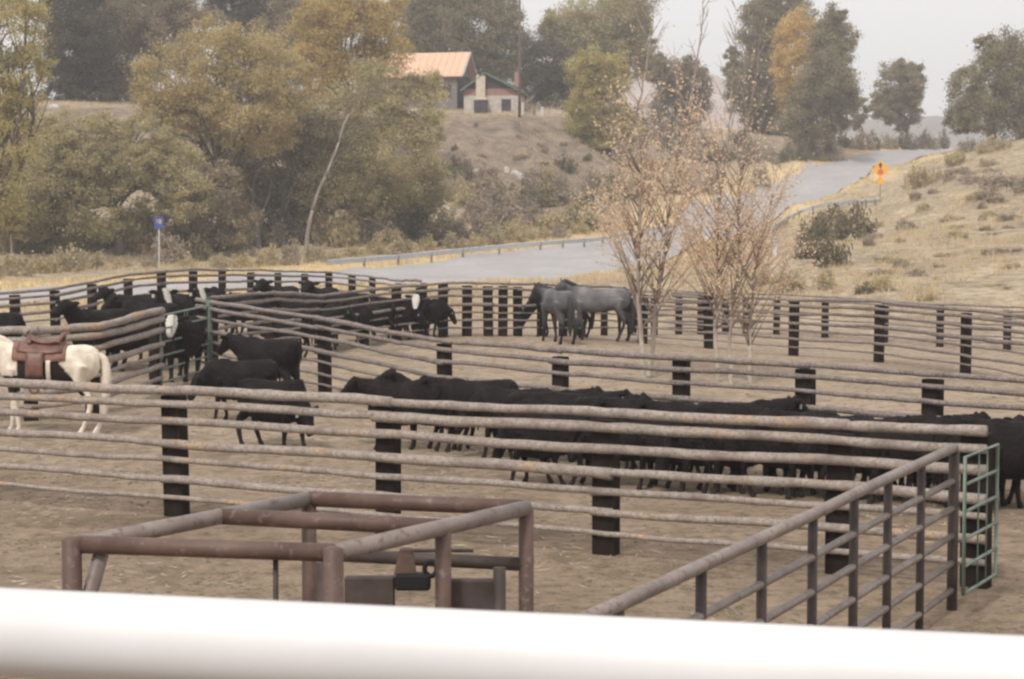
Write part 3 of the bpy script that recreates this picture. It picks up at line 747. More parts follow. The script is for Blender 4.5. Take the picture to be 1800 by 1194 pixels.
sapling('tall peach-leaved sapling with two white painted stems beside the grey horses',
        [[(1132,668),(1124,560),(1122,440),(1128,330),(1120,200),(1140,90),(1150,10)], [(1142,662),(1152,560),(1168,440),(1180,330),(1212,200),(1232,60),(1238,-20)]], 3, 34, 2.5, 1)
sapling('three-stemmed peach-leaved sapling right of the taller one, reddish leader',
        [[(1262,672),(1258,580),(1262,480),(1262,380),(1280,240),(1290,110),(1296,20)], [(1285,676),(1282,600),(1296,480),(1300,330),(1308,240),(1330,130),(1338,40)], [(1318,674),(1318,580),(1326,480),(1345,400),(1372,300)]], 8, 34, 2.35, 1)

# ------------------------------------------------------------------ shrubs
def shrub_mesh(name, leaf, seed, tall=1.0):
    r = np.random.default_rng(seed); nc = 34
    v = r.normal(size=(nc, 3)); v[:, 2] = abs(v[:, 2]); v /= np.linalg.norm(v, axis=1)[:, None]
    cc = v * r.uniform(.45, 1.0, size=(nc, 1)) * np.array([.85, .85, .82]); cc[:, 2] = np.maximum(cc[:, 2], .1)
    pts = (cc[:, None, :] + r.normal(size=(nc, 26, 3)) * np.array([.12, .12, .11])).reshape(-1, 3); pts[:, 2] = np.abs(pts[:, 2])
    return quads_mesh(name, pts, .075, .042, r)
SH = {k: [shrub_mesh(k, k, 40 + i * 7 + j) for j in range(3)] for i, k in enumerate(('sage', 'sage_pale', 'sage_grey', 'sage_dark'))}
for k, l in SH.items():
    for me in l: me.materials.append(L[k])
NUM = 'first second third fourth fifth sixth seventh eighth ninth tenth eleventh twelfth thirteenth fourteenth fifteenth sixteenth seventeenth eighteenth nineteenth twentieth twenty-first twenty-second twenty-third twenty-fourth twenty-fifth twenty-sixth twenty-seventh twenty-eighth twenty-ninth thirtieth'.split()
rs = random.Random(77)
SHRUBS = []
def shrubs(lst, what, where, group, cat='shrub', name='sagebrush'):
    """lst of (px, py base, width px, height px, kind)"""
    lst = sorted(lst)
    for i, (x, y, w_, h_, k) in enumerate(lst):
        p = G(x, y); s_ = F / p.y
        o = bpy.data.objects.new(name, rs.choice(SH[k])); C.objects.link(o)
        o.location = p - Vector((0, 0, .05)); o.rotation_euler = (0, 0, rs.uniform(0, 6.28)); sx = w_ / s_ / 2 * 1.05
        o.scale = (sx, sx * rs.uniform(.8, 1.1), h_ / s_ * 1.05)
        tag(o, f"{what[k] if isinstance(what, dict) else what} {where}, {NUM[i]} from the left", cat, group)
W = {'sage': 'olive-tan sagebrush', 'sage_pale': 'pale straw-coloured rabbitbrush', 'sage_grey': 'grey leafless-looking brush', 'sage_dark': 'dark green bush'}
shrubs([(-10,492,60,36,'sage_pale'),(30,484,70,44,'sage_pale'),(75,480,70,46,'sage'),(120,476,80,52,'sage_pale'),(165,474,56,38,'sage_pale'),(215,473,46,26,'sage'),(262,472,44,22,'sage_grey'),(330,472,50,26,'sage'),(385,471,56,30,'sage_pale'),(425,470,50,36,'sage'),(470,468,60,44,'sage'),(512,466,46,54,'sage_grey'),(552,464,50,40,'sage_pale'),(590,462,40,26,'sage_pale'),(300,462,80,60,'sage_grey'),(345,458,60,50,'sage_dark')],
       W, 'in the row behind the cattle pen', 'brush row beyond the outer fence')
shrubs([(622,450,44,26,'sage'),(660,447,44,30,'sage'),(708,446,70,34,'sage_pale'),(752,440,44,30,'sage'),(795,438,56,34,'sage_pale'),(838,434,40,30,'sage'),(868,431,62,42,'sage_pale'),(905,427,56,40,'sage'),(945,422,50,34,'sage'),(985,418,44,30,'sage_grey'),(1020,412,44,28,'sage')],
       W, 'just above the long guardrail', 'rabbitbrush above the guardrail')
shrubs([(380+i*33+rs.randint(-8,8), 436-abs(i-2)+rs.randint(-8,6), rs.randint(50,84), rs.randint(44,84), rs.choice(['sage_dark','sage_dark','sage_grey','sage_dark','sage'])) for i in range(13)],
       W, 'under the creek trees', 'undergrowth below the creek trees', name='bush')
shrubs([(20+i*45+rs.randint(-8,8), 446+rs.randint(-8,2), rs.randint(60,90), rs.randint(50,90), rs.choice(['sage_dark','sage_dark','sage'])) for i in range(8)],
       W, 'under the wide willow', 'undergrowth below the wide willow', name='bush')
def far_bushes(lst, where, group):
    for i, (px, Y, w_, h_, k) in enumerate(sorted(lst)):
        p = GY(px, Y); s_ = F / Y; o = bpy.data.objects.new('bush', rs.choice(SH[k])); C.objects.link(o); o.location = p - Vector((0, 0, .3)); sx = w_ / s_ / 2
        o.scale = (sx, sx, h_ / s_); o.rotation_euler = (0, 0, rs.uniform(0, 6)); tag(o, f"{W[k]} {where}, {NUM[i]} from the left", 'shrub', group)
far_bushes([(95 + i * 28, 226 + rs.randint(-6, 6), 62, rs.randint(54, 80), rs.choice(['sage_dark', 'sage_dark', 'sage_grey'])) for i in range(19)], 'on the skyline under the dark plateau trees', 'undergrowth below the plateau trees')
far_bushes([(640 + i * 28, 224 + rs.randint(-5, 6), 64, rs.randint(56, 84), rs.choice(['sage_dark', 'sage_dark', 'sage_grey'])) for i in range(20)], 'behind the house and cabin', 'undergrowth behind the house')
bl = []
for i in range(28):
    x = rs.randint(790, 1060); y = rs.randint(300, 415); bl.append((x, y, rs.randint(40, 76), rs.randint(28, 50), rs.choice(['sage_dark', 'sage_grey', 'sage_grey', 'sage', 'sage_grey'])))
shrubs(bl, W, 'on the lower slope of the bluff', 'brush on the lower bluff')
bl = []
for i in range(30):
    x = rs.randint(785, 1075); y = rs.randint(345, 418); bl.append((x, y, rs.randint(48, 84), rs.randint(34, 62), rs.choice(['sage_dark', 'sage_grey', 'sage_dark', 'sage', 'sage_grey'])))
shrubs(bl, W, 'in the gully at the foot of the bluff', 'brush in the gully below the bluff')
bl = []
for i in range(16):
    x = rs.randint(795, 1040); y = rs.randint(222, 290); bl.append((x, y, rs.randint(12, 26), rs.randint(7, 13), rs.choice(['sage_grey', 'sage_dark', 'sage_grey'])))
shrubs(bl, 'low grey tuft', 'on the upper slope of the bluff', 'tufts on the upper bluff', name='brush')
bl = []
for i in range(24):
    x = rs.randint(1085, 1345); y = int(rs.uniform(270, 372) - (x - 1085) * .12); bl.append((x, y, rs.randint(28, 56), rs.randint(20, 44), rs.choice(['sage_grey', 'sage_grey', 'sage', 'sage_dark'])))
shrubs(bl, W, 'on the slope left of the climbing road', 'brush left of the climbing road')
bl = []
for i in range(30):
    x = rs.randint(1400, 1800); y = rs.randint(385, 520); bl.append((x, y, rs.randint(22, 60), rs.randint(7, 15), rs.choice(['sage_grey', 'sage_grey', 'sage', 'sage_pale'])))
shrubs(bl, {k: 'low ' + v for k, v in W.items()}, 'hugging the lower right hillside', 'low brush on the lower right hillside')
bl = []
for i in range(22):
    x = rs.randint(1600, 1800); y = rs.randint(285, 390); bl.append((x, y, rs.randint(20, 60), rs.randint(8, 18), rs.choice(['sage_grey', 'sage_grey', 'sage'])))
shrubs(bl, {k: 'low ' + v for k, v in W.items()}, 'on the upper right hillside above the sign', 'low brush on the upper right hillside')
shrubs([(1435,432,76,66,'sage_dark'),(1462,412,80,56,'sage_dark'),(1500,422,84,72,'sage_dark'),(1458,468,84,62,'sage_dark'),(1420,455,60,46,'sage_dark'),(1525,432,34,24,'sage_grey'),(1478,395,60,36,'sage'),(1540,400,50,16,'sage')],
       W, 'in the clump below the road sign', 'dark bush clump below the road sign', name='bush')
shrubs([(1595,404,46,22,'sage_grey'),(1582,470,40,20,'sage_grey'),(1612,332,64,50,'sage'),(1640,322,44,34,'sage'),(1668,318,30,28,'sage_grey'),(1755,334,100,38,'sage_grey'),(1800,338,60,34,'sage_grey'),(1700,268,44,30,'sage_grey'),(1735,268,50,34,'sage'),(1765,262,36,26,'sage'),(1680,290,50,34,'sage'),(1550,508,60,34,'sage'),(1520,516,40,26,'sage_dark'),(1450,505,56,42,'sage'),(1385,512,84,44,'sage_pale'),(1628,528,44,20,'sage'),(1740,380,40,14,'sage'),(1690,420,36,12,'sage'),(1780,470,50,12,'sage'),(1650,470,30,10,'sage_grey'),(1715,350,60,14,'sage'),(1335,500,60,36,'sage')],
       W, 'on the dry hillside at right', 'sagebrush on the right hillside')
shrubs([(1480+i*15+rs.randint(-5,5), 262+rs.randint(-3,2), rs.randint(26,40), rs.randint(22,46), rs.choice(['sage_grey','sage_grey','sage_dark'])) for i in range(13)],
       W, 'lining the top of the road', 'brush lining the top of the road', name='bush')
shrubs([(1230+i*22+rs.randint(-5,5), 283+rs.randint(-4,2), rs.randint(30,50), rs.randint(24,40), rs.choice(['sage_dark','sage_grey','sage_dark'])) for i in range(12)],
       W, 'at the feet of the poplars', 'brush below the poplars', name='bush')

# ------------------------------------------------------------------ grass
def blades(name, N, ymin, ymax, filt, h, w_, leaf, seed):
    r = np.random.default_rng(seed)
    y = ymin + (ymax - ymin) * r.uniform(size=N) ** .8; x = r.uniform(-.33, .33, size=N) * y
    keep = filt(x, y); x, y = x[keep], y[keep]; n = len(x)
    nb = 5; x = np.repeat(x, nb) + r.normal(size=n * nb) * h * .5; y = np.repeat(y, nb) + r.normal(size=n * nb) * h * .5
    z = Tn(x, y); n = len(x); a = r.uniform(0, PI, n); hh_ = h * r.uniform(.5, 1.4, n); lx = r.normal(size=n) * h * .35; ly = r.normal(size=n) * h * .35
    ww = w_ * r.uniform(.6, 1.4, n)
    b1_ = np.c_[x - np.cos(a) * ww, y - np.sin(a) * ww, z - .03]; b2_ = np.c_[x + np.cos(a) * ww, y + np.sin(a) * ww, z - .03]
    t = np.c_[x + lx, y + ly, z + hh_]
    co = np.stack([b1_, b2_, t], 1).reshape(-1, 3)
    me = bpy.data.meshes.new(name); me.vertices.add(n * 3); me.vertices.foreach_set('co', co.astype(np.float32).ravel())
    me.loops.add(n * 3); me.loops.foreach_set('vertex_index', np.arange(n * 3, dtype=np.int32)); me.polygons.add(n)
    me.polygons.foreach_set('loop_start', np.arange(0, n * 3, 3, dtype=np.int32)); me.polygons.foreach_set('loop_total', np.full(n, 3, dtype=np.int32)); me.update(calc_edges=True)
    tag(link_mesh(name, me, leaf), kind='stuff'); return me
def in_road(x, y): return poly_mask(x, y, poly_road)
def f_hill(x, y):
    ln = np.interp(x, [-60, -14, -9, -4, 3, 10, 16, 60], [35, 46, 60, 67, 70, 72, 68, 66])
    return (y > ln) & ~in_road(x, y) & (np.sin(x * .35 + y * .13) + np.sin(y * .29 - x * .21) > -1.1)
o = blades('grass', 26000, 60, 235, f_hill, .30, .035, L['drygrass'], 5)
bpy.data.objects['grass']['label'] = 'dry tan grass on the hillsides around the road'; bpy.data.objects['grass']['category'] = 'grass'
def f_verge(x, y):
    d = road_dist(x, y); return (~in_road(x, y)) & (d < 4.5) & (y > 72)
blades('verge_grass', 60000, 72, 290, f_verge, .22, .03, L['vergegrass'], 6)
bpy.data.objects['verge_grass']['label'] = 'bright straw yellow grass strip along the road edge'; bpy.data.objects['verge_grass']['category'] = 'grass'
# clods, droppings and wisps of hay on the corral dirt
r_ = np.random.default_rng(9); q = MB()
ico = [(0,0,1),(.89,0,.45),(.28,.85,.45),(-.72,.53,.45),(-.72,-.53,.45),(.28,-.85,.45),(.72,.53,-.3),(-.28,.85,-.3),(-.89,0,-.3),(-.28,-.85,-.3),(.72,-.53,-.3)]
icf = [(0,1,2),(0,2,3),(0,3,4),(0,4,5),(0,5,1),(1,6,2),(2,7,3),(3,8,4),(4,9,5),(5,10,1),(6,7,2),(7,8,3),(8,9,4),(9,10,5),(10,6,1)]
N = 9000; yy = 9 + 55 * r_.uniform(size=N) ** 1.1; xx = r_.uniform(-.32, .32, N) * yy
pn = np.sin(xx * .9 + 1.0) * np.sin(yy * .7 + xx * .3) + r_.normal(size=N) * .6
zz = Tn(xx, yy)
for i in range(N):
    if pn[i] < .1: continue
    s_ = float(r_.uniform(.010, .032)) * (1 if r_.uniform() < .96 else 1.8); a = r_.uniform(0, 6.28); ca_, sa_ = math.cos(a), math.sin(a); f2 = r_.uniform(.25, .6)
    q.add([(xx[i] + (v[0] * ca_ - v[1] * sa_ * .7) * s_, yy[i] + (v[0] * sa_ + v[1] * ca_ * .7) * s_, zz[i] + v[2] * s_ * f2) for v in ico], icf)
rc3 = np.random.default_rng(4)
for k in range(46):
    cy = rc3.uniform(13, 27); cx = rc3.uniform(-.3, .3) * cy; ex, ey = rc3.uniform(.15, .6), rc3.uniform(.1, .3)
    for i in range(int(rc3.uniform(25, 60))):
        x_, y_ = cx + rc3.normal() * ex, cy + rc3.normal() * ey; s_ = float(rc3.uniform(.010, .028)); z_ = T(x_, y_) if i % 12 == 0 else z_
        q.add([(x_ + v[0] * s_ * 1.3, y_ + v[1] * s_, z_ + v[2] * s_ * .5) for v in ico], icf)
tag(q.build('dirt_clods', mat('dark_clods', (0.09, 0.075, 0.052), (0.24, 0.19, 0.135), 3, 0.95)), 'dark clods and droppings scattered on the corral dirt', 'clods', kind='stuff')

rs4 = np.random.default_rng(14); N4 = 5200; yy = 10 + 34 * rs4.uniform(size=N4); xx = rs4.uniform(-.31, .31, N4) * yy
kp = (np.sin(xx * 1.3 + yy * .4) + np.sin(yy * 1.1 - xx * .5) + rs4.normal(size=N4) * .7) > .9; xx, yy = xx[kp], yy[kp]; zz = Tn(xx, yy) + .012; n4 = len(xx)
a4 = rs4.uniform(0, PI, n4); l4 = rs4.uniform(.03, .12, n4); q = MB()
for i in range(n4):
    dx, dy = math.cos(a4[i]) * l4[i], math.sin(a4[i]) * l4[i]; wx, wy = -math.sin(a4[i]) * .006, math.cos(a4[i]) * .006
    q.add([(xx[i] - dx, yy[i] - dy, zz[i]), (xx[i] + wx, yy[i] + wy, zz[i]), (xx[i] + dx, yy[i] + dy, zz[i] + .01), (xx[i] - wx, yy[i] - wy, zz[i])], [(0, 3, 2, 1)])
tag(q.build('straw', mat('old_straw', (0.42, 0.35, 0.24), (0.62, 0.54, 0.40), 3, .9, 0)), 'thin pale straw strewn over the corral dirt', 'straw', kind='stuff')
# ------------------------------------------------------------------ rocks on the bluff
def rock(x, y, w_, h_, lab, seed):
    rn = random.Random(seed); p = G(x, y); s_ = F / p.y; q = MB(p)
    import bmesh
    bm = bmesh.new(); bmesh.ops.create_icosphere(bm, subdivisions=2, radius=1)
    for v in bm.verts:
        k = 1 + rn.uniform(-.22, .22); v.co = Vector((v.co.x * w_ / s_ / 2 * k, v.co.y * w_ / s_ / 2.4 * k, v.co.z * h_ / s_ * .7 * k))
    me = bpy.data.meshes.new('rock'); bm.to_mesh(me); bm.free()
    tag(link_mesh('rock', me, M['rock'], None, p), lab, 'rock', 'pale rocks on the bluff')
rock(890, 303, 10, 15, 'upright pale rock left in the trio on the bluff face', 1)
rock(905, 306, 16, 9, 'flat pale rock in the middle of the trio on the bluff face', 2)
rock(916, 312, 14, 12, 'blocky pale rock right in the trio on the bluff face', 3)
rock(838, 302, 9, 7, 'small pale rock alone left of the trio on the bluff', 4)
rock(964, 345, 11, 9, 'pale rock low on the right side of the bluff', 5)
rock(95, 190, 22, 9, 'pale boulder on the skyline below the dark evergreen', 6)

# ------------------------------------------------------------------ guardrails
def guardrail(label, top, m=M['steelgrey'], hgt=.72, spacing=3.8):
    """top: list of (px, py of the beam's top edge, Y)"""
    pts = [P(*t) for t in top]; g = GY(top[0][0], top[0][2]); root = empty('guardrail', g); tag(root, label, 'guardrail')
    q = MB(g); prof = [(.0, 0), (.045, -.05), (.0, -.12), (.0, -.19), (.045, -.26), (0, -.31), (-.012, -.31), (-.012, 0)]
    dense = []
    for i in range(len(pts) - 1):
        n_ = max(2, int((pts[i+1] - pts[i]).length / 2));
        for t in np.linspace(0, 1, n_, endpoint=False): dense.append(pts[i].lerp(pts[i+1], t))
    dense.append(pts[-1]); vs = []; fs = []
    for i, p in enumerate(dense):
        d = (dense[min(i+1, len(dense)-1)] - dense[max(i-1, 0)]); d.z = 0; d.normalize(); nr = Vector((d.y, -d.x, 0))
        if nr.y > 0: nr = -nr
        for a, z in prof: vs.append(p + nr * a + Vector((0, 0, z)))
    K_ = len(prof)
    for i in range(len(dense) - 1):
        for k in range(K_): a = i * K_ + k; b_ = i * K_ + (k + 1) % K_; fs.append((a, b_, b_ + K_, a + K_))
    q.add(vs, fs); q.build('beam', m, root)
    acc = 1.0
    for i in range(1, len(dense)):
        acc += (dense[i] - dense[i-1]).length
        if acc > spacing:
            acc = 0; p = dense[i]; gz_ = T(p.x, p.y + .1); q = MB(g); top_ = p.z - .02; q.box((p.x, p.y + .12, (top_ + gz_ - .3) / 2), (.15, .18, max(.4, top_ - gz_ + .3)), None, .01); q.build('post', M['postwood'], root, smooth=False)
def gtop(px, pyg, dz=.72):
    p = G(px, pyg); return p
def rail_on(label, foot, **k):
    top = []
    for x, y in foot:
        p = G(x, y); s_ = F / p.y; top.append((x, y - .74 * s_, p.y))
    guardrail(label, top, **k)
rail_on('long grey steel guardrail along the far edge of the road', [(575,478),(700,467),(840,452),(950,442),(1045,434),(1100,424),(1180,408)])
rail_on('short grey guardrail on the bend above the dark bush clump', [(1300,428),(1356,416),(1385,396),(1410,382),(1450,371),(1500,367),(1548,364)])
# concrete end block of the culvert
p = G(1362, 452); s_ = F / p.y; root = tag(empty('marker_post', p), 'short white marker post under the bend of the guardrail', 'marker post')
q = MB(p); q.box(p + Vector((0, 0, .42)), (.22, .1, .95), None, .015); q.build('post', M['white'], root, smooth=False)
q = MB(p); q.box(p + Vector((0, 0, .93)), (.25, .13, .05), None, .01); q.build('cap', M['rust_pale'], root, smooth=False)

# ------------------------------------------------------------------ signs
def text_mesh(body, size, name, m, parent, loc, rot):
    cu = bpy.data.curves.new(name, 'FONT'); cu.body = body; cu.size = size; cu.extrude = .004; cu.align_x = 'CENTER'; cu.align_y = 'CENTER'; cu.offset = .012
    o = bpy.data.objects.new(name, cu); C.objects.link(o); dg = bpy.context.evaluated_depsgraph_get()
    me = bpy.data.meshes.new_from_object(o.evaluated_get(dg)); bpy.data.objects.remove(o)
    me.materials.clear(); o = link_mesh(name, me, m, parent, loc); o.rotation_euler = rot; return o
def plate(mb, poly, y, th=.01):
    n_ = len(poly); vs = [(x, y, z) for x, z in poly] + [(x, y + th, z) for x, z in poly]
    fs = [tuple(range(n_)), tuple(range(2 * n_ - 1, n_ - 1, -1))] + [(i, i + n_, (i + 1) % n_ + n_, (i + 1) % n_) for i in range(n_)]
    mb.add(vs, fs)
# stop-ahead warning diamond
p = G(1547, 352); s_ = F / p.y; root = tag(empty('road_sign', p), 'yellow diamond warning sign with black arrow above a red octagon', 'road sign')
u_ = 1 / s_
cz = (352 - 298) * u_; a = 15.5 * u_
q = MB(); q.box((0, .03, cz / 2 + .1), (.075, .05, cz + .9), None, .006); q.build('post', M['postwood'], root, smooth=False)
q = MB(); plate(q, [(0, cz - a), (a, cz), (0, cz + a), (-a, cz)], -.012); sg = q.build('sign_plate', M['yellow'], root, smooth=False)
q = MB(); ro = a * .34; zo = cz - a * .30; plate(q, [(ro * math.cos(R(22.5 + 45 * k)), zo + ro * math.sin(R(22.5 + 45 * k))) for k in range(8)], -.020, .006); q.build('red_octagon', M['signred'], sg, smooth=False)
q = MB(); plate(q, [(-a * .08, cz + .1 * a), (a * .08, cz + .1 * a), (a * .08, cz + .38 * a), (a * .26, cz + .38 * a), (0, cz + .76 * a), (-a * .26, cz + .38 * a), (-a * .08, cz + .38 * a)], -.020, .006); q.build('black_arrow', M['signblack'], sg, smooth=False)
zp = (352 - 318.5) * u_; h_ = 5.5 * u_
q = MB(); plate(q, [(-h_ * 1.0, zp - h_), (h_ * 1.0, zp - h_), (h_ * 1.0, zp + h_), (-h_ * 1.0, zp + h_)], -.012); q.build('small_plate', M['yellow'], root, smooth=False)
# county route marker
p = G(280, 474); s_ = F / p.y; root = tag(empty('route_sign', p), 'blue five-sided county route sign on a grey post', 'road sign')
u_ = 1 / s_; cz = (474 - 391) * u_; a = 9.5 * u_
q = MB(); q.box((0, .03, cz / 2 + .1), (.09, .05, cz + .5), None, .006); q.build('post', M['steelgrey'], root, smooth=False)
q = MB(); plate(q, [(-a * .72, cz - a * 1.25), (a * .72, cz - a * 1.25), (a, cz + a * .75), (0, cz + a * 1.15), (-a, cz + a * .75)], -.012); sg = q.build('sign_plate', M['signblue'], root, smooth=False)
text_mesh('60', a * 1.05, 'lettering', M['signtext'], sg, (0, -.018, cz + a * .08), (R(90), 0, 0))

# ------------------------------------------------------------------ buildings on the bluff
def house():
    Y = 200.0; k = Y / F
    rc_ = P(803, 195, Y); g = Vector((rc_.x, Y, T(rc_.x, Y))); root = tag(empty('house', g, R(-13)), 'grey wooden house with orange roof on top of the bluff', 'house')
    Lh, Wd, H_, Rg = 11.5, 6.0, 4.15, 6.55     # length to the left, depth, eave and ridge heights
    wall = mat('grey_planks', (0.14, 0.125, 0.13), (0.24, 0.22, 0.225), 4, .9, .3, stretch=(6, 6, .4)); dk = mat('dark_planks', (0.03, 0.025, 0.024), (0.07, 0.058, 0.055), 4, .9, .3)
    q = MB(); q.box((-Lh/2, Wd/2, H_/2 - .5), (Lh, Wd, H_ + 1)); 
    q.box((.012, Wd/2, H_/2 - .5), (.02, Wd, H_ + 1)); q.add([(0.02,0,H_),(0.02,Wd,H_),(0.02,Wd/2,Rg-.12)], [(0,1,2)]); q.add([(-Lh,0,H_),(-Lh,Wd,H_),(-Lh,Wd/2,Rg-.12)], [(0,2,1)]); q.build('wall', wall, root, smooth=False)
    rm = mat('orange_roof', (0.62, 0.38, 0.26), (0.74, 0.48, 0.34), 1.2, .7, .15, stretch=(8, 1, 1)); ov = .55
    sl_ = (Rg - H_) / (Wd / 2)
    q = MB(); x0, x1 = -Lh - .4, .75
    for sgn in (0, 1):
        ye = -ov if sgn == 0 else Wd + ov; ze = H_ - sl_ * ov; yr = Wd / 2
        q.add([(x0, ye, ze), (x1, ye, ze), (x1, yr, Rg), (x0, yr, Rg), (x0, ye, ze - .12), (x1, ye, ze - .12), (x1, yr, Rg - .12), (x0, yr, Rg - .12)], [(0,1,2,3),(7,6,5,4),(0,4,5,1),(1,5,6,2),(0,3,7,4)])
    rf = q.build('roof', rm, root, smooth=False)
    for xx in np.arange(x0 + .6, x1, .75):
        q = MB(); q.tube([(xx, -ov, H_ - sl_ * ov + .03), (xx, Wd / 2, Rg + .03)], .035, 4); q.build('seam', rm, rf, smooth=False)
    q = MB(); 
    for ye in (-ov, Wd + ov):
        ze = H_ - sl_ * ov; q.tube([(x1 + .03, ye, ze - .06), (x1 + .03, Wd / 2, Rg - .06)], .11, 4)
    q.build('trim', M['steelgrey'], rf, smooth=False)
    q = MB(); q.box((.06, Wd / 2, 1.6), (.06, Wd - .3, 4.6)); q.build('gable_panel', dk, root, smooth=False)  # dark plank panel covering nearly the whole right gable wall
    q = MB(); q.box((-1.1, -.02, 2.2), (.9, .06, 1.3)); w_ = q.build('window', dk, root, smooth=False); q = MB(); q.box((-1.1, -.06, 1.5), (1.1, .1, .08)); q.build('sill', wall, w_, smooth=False)
    q = MB(); q.box((-4.2, -.02, 2.2), (.9, .06, 1.3)); q.build('window', dk, root, smooth=False)
house()
def cabin():
    Y = 196.0; k = Y / F; c_ = P(866, 195, Y); g = Vector((c_.x, Y, T(c_.x, Y))); root = tag(empty('cabin', g, R(-4)), 'low stone cabin with green roof and pale front chimney', 'cabin')
    stone = mat('pale_stonework', (0.34, 0.30, 0.27), (0.60, 0.55, 0.50), 2.2, .9, .4); brick = mat('red_brown_boards', (0.27, 0.15, 0.12), (0.36, 0.21, 0.17), 2, .9, .2)
    dk = mat('dark_opening', (0.03, 0.025, 0.028), (0.07, 0.06, 0.06), 1, .8, 0); grn = mat('green_roofing', (0.085, 0.14, 0.10), (0.15, 0.215, 0.165), 1.4, .8, .2)
    W2, D2 = 3.1, 6.0
    q = MB(); q.box((0, D2/2, .6), (W2*2, D2, 2.4)); q.build('stone_wall', stone, root, smooth=False)
    q = MB(); q.box((0, D2/2, 2.15), (W2*2 - .02, D2 - .02, .75)); q.build('upper_wall', brick, root, smooth=False)
    pk = -.75; ph = 4.25
    for yy_, yz_ in ((.02, .12), (D2 - .1, D2)):
        q = MB(); q.add([(-W2, yy_, 2.52), (W2, yy_, 2.52), (pk, yy_, ph - .15), (-W2, yz_, 2.52), (W2, yz_, 2.52), (pk, yz_, ph - .15)], [(0,1,2),(5,4,3),(0,3,4,1),(1,4,5,2),(2,5,3,0)]); q.build('gable', dk, root, smooth=False)
    q = MB()
    for sx, ez in ((-W2 - .3, 2.4), (W2 + .45, 2.05)):
        v = [(sx, -.6, ez), (pk, -.6, ph), (pk, D2 + .4, ph), (sx, D2 + .4, ez)]; q.add(v + [(a, b_, c2 - .18) for a, b_, c2 in v], [(0,1,2,3),(7,6,5,4),(0,4,5,1),(3,2,6,7),(0,3,7,4)])
    rf = q.build('roof', grn, root, smooth=False)
    q = MB(); q.box((-1.25, -.3, 1.9), (1.0, .6, 3.9), None, .05); q.box((-1.25, -.35, .6), (1.5, .8, 1.8), None, .05); q.build('front_chimney', mat('pale_chimney', (0.50, 0.42, 0.34), (0.62, 0.54, 0.45), 2, .9, .3), root, smooth=False)
    q = MB(); q.box((2.35, 4.2, 3.4), (.6, .6, 2.4), None, .03); q.build('chimney', brick, rf, smooth=False)
    q = MB(); q.box((-1.2, -.80, .62), (1.5, .1, 1.35)); q.build('fireplace_opening', dk, root, smooth=False)
    q = MB(); q.box((1.45, -.03, .75), (1.0, .1, 1.3)); w_ = q.build('window', dk, root, smooth=False); q = MB(); q.box((1.45, -.09, .06), (1.2, .12, .1)); q.build('sill', stone, w_, smooth=False)
cabin()
p = P(913, 203, 193.5); p.z = T(p.x, p.y); root = tag(empty('utility_pole', p), 'tall thin dark utility pole right of the green roofed cabin', 'utility pole')
q = MB(); q.tube([(0, 0, -1), (0.05, 0, 6), (0, 0, 15.2)], [.17, .14, .10], 10); q.build('pole', M['bark'], root)
q = MB(); q.box((0, 0, 14.4), (1.7, .12, .14)); q.build('crossarm', M['bark'], root, smooth=False)
for dx in (-.75, 0, .75):
    q = MB(); q.ell((dx, 0, 14.56), (.06, .06, .1), 8, 6); q.build('insulator', M['steelgrey'], root)
for i, (x, hh_, m_, lab) in enumerate([(919, 1.25, M['cream'], 'yellowish square post right beside the utility pole foot'), (939, .8, M['postwood'], 'short grey post between yellowish post and white post'), (953, .9, M['white'], 'short white post furthest right on the bluff top')]):
    p = P(x, 196, 195); p.z = T(p.x, p.y); root = tag(empty('yard_post', p), lab, 'post', 'yard posts beside the cabin')
    q = MB(); q.box((0, 0, hh_ / 2 - .2), (.26, .26, hh_ + .4), None, .02); q.build('post', m_, root, smooth=False)
    q = MB(); q.box((0, 0, hh_ + .02), (.32, .32, .06), None, .01); q.build('cap', m_, root, smooth=False)

# ------------------------------------------------------------------ animals
BL = np.array((.0085, .0068, .0070))
def finish(q, name, voxel, colour=None, m=None, smooth_it=5):
    me = q.mesh(name + '_raw', False); o = bpy.data.objects.new('tmp', me); C.objects.link(o)
    md = o.modifiers.new('r', 'REMESH'); md.mode = 'VOXEL'; md.voxel_size = voxel; md.use_smooth_shade = True
    ms = o.modifiers.new('s', 'SMOOTH'); ms.factor = .6; ms.iterations = smooth_it
    dg = bpy.context.evaluated_depsgraph_get(); dg.update(); res = bpy.data.meshes.new_from_object(o.evaluated_get(dg)); res.name = name
    bpy.data.objects.remove(o); bpy.data.meshes.remove(me); res.materials.clear(); res.materials.append(m or M['fur'])
    n_ = len(res.vertices); co = np.empty(n_ * 3, np.float32); res.vertices.foreach_get('co', co); co = co.reshape(-1, 3)
    c_ = colour(co) if colour is not None else np.tile(BL, (n_, 1))
    ca = res.color_attributes.new('fur', 'FLOAT_COLOR', 'POINT'); ca.data.foreach_set('color', np.c_[c_, np.ones(n_)].astype(np.float32).ravel())
    return res
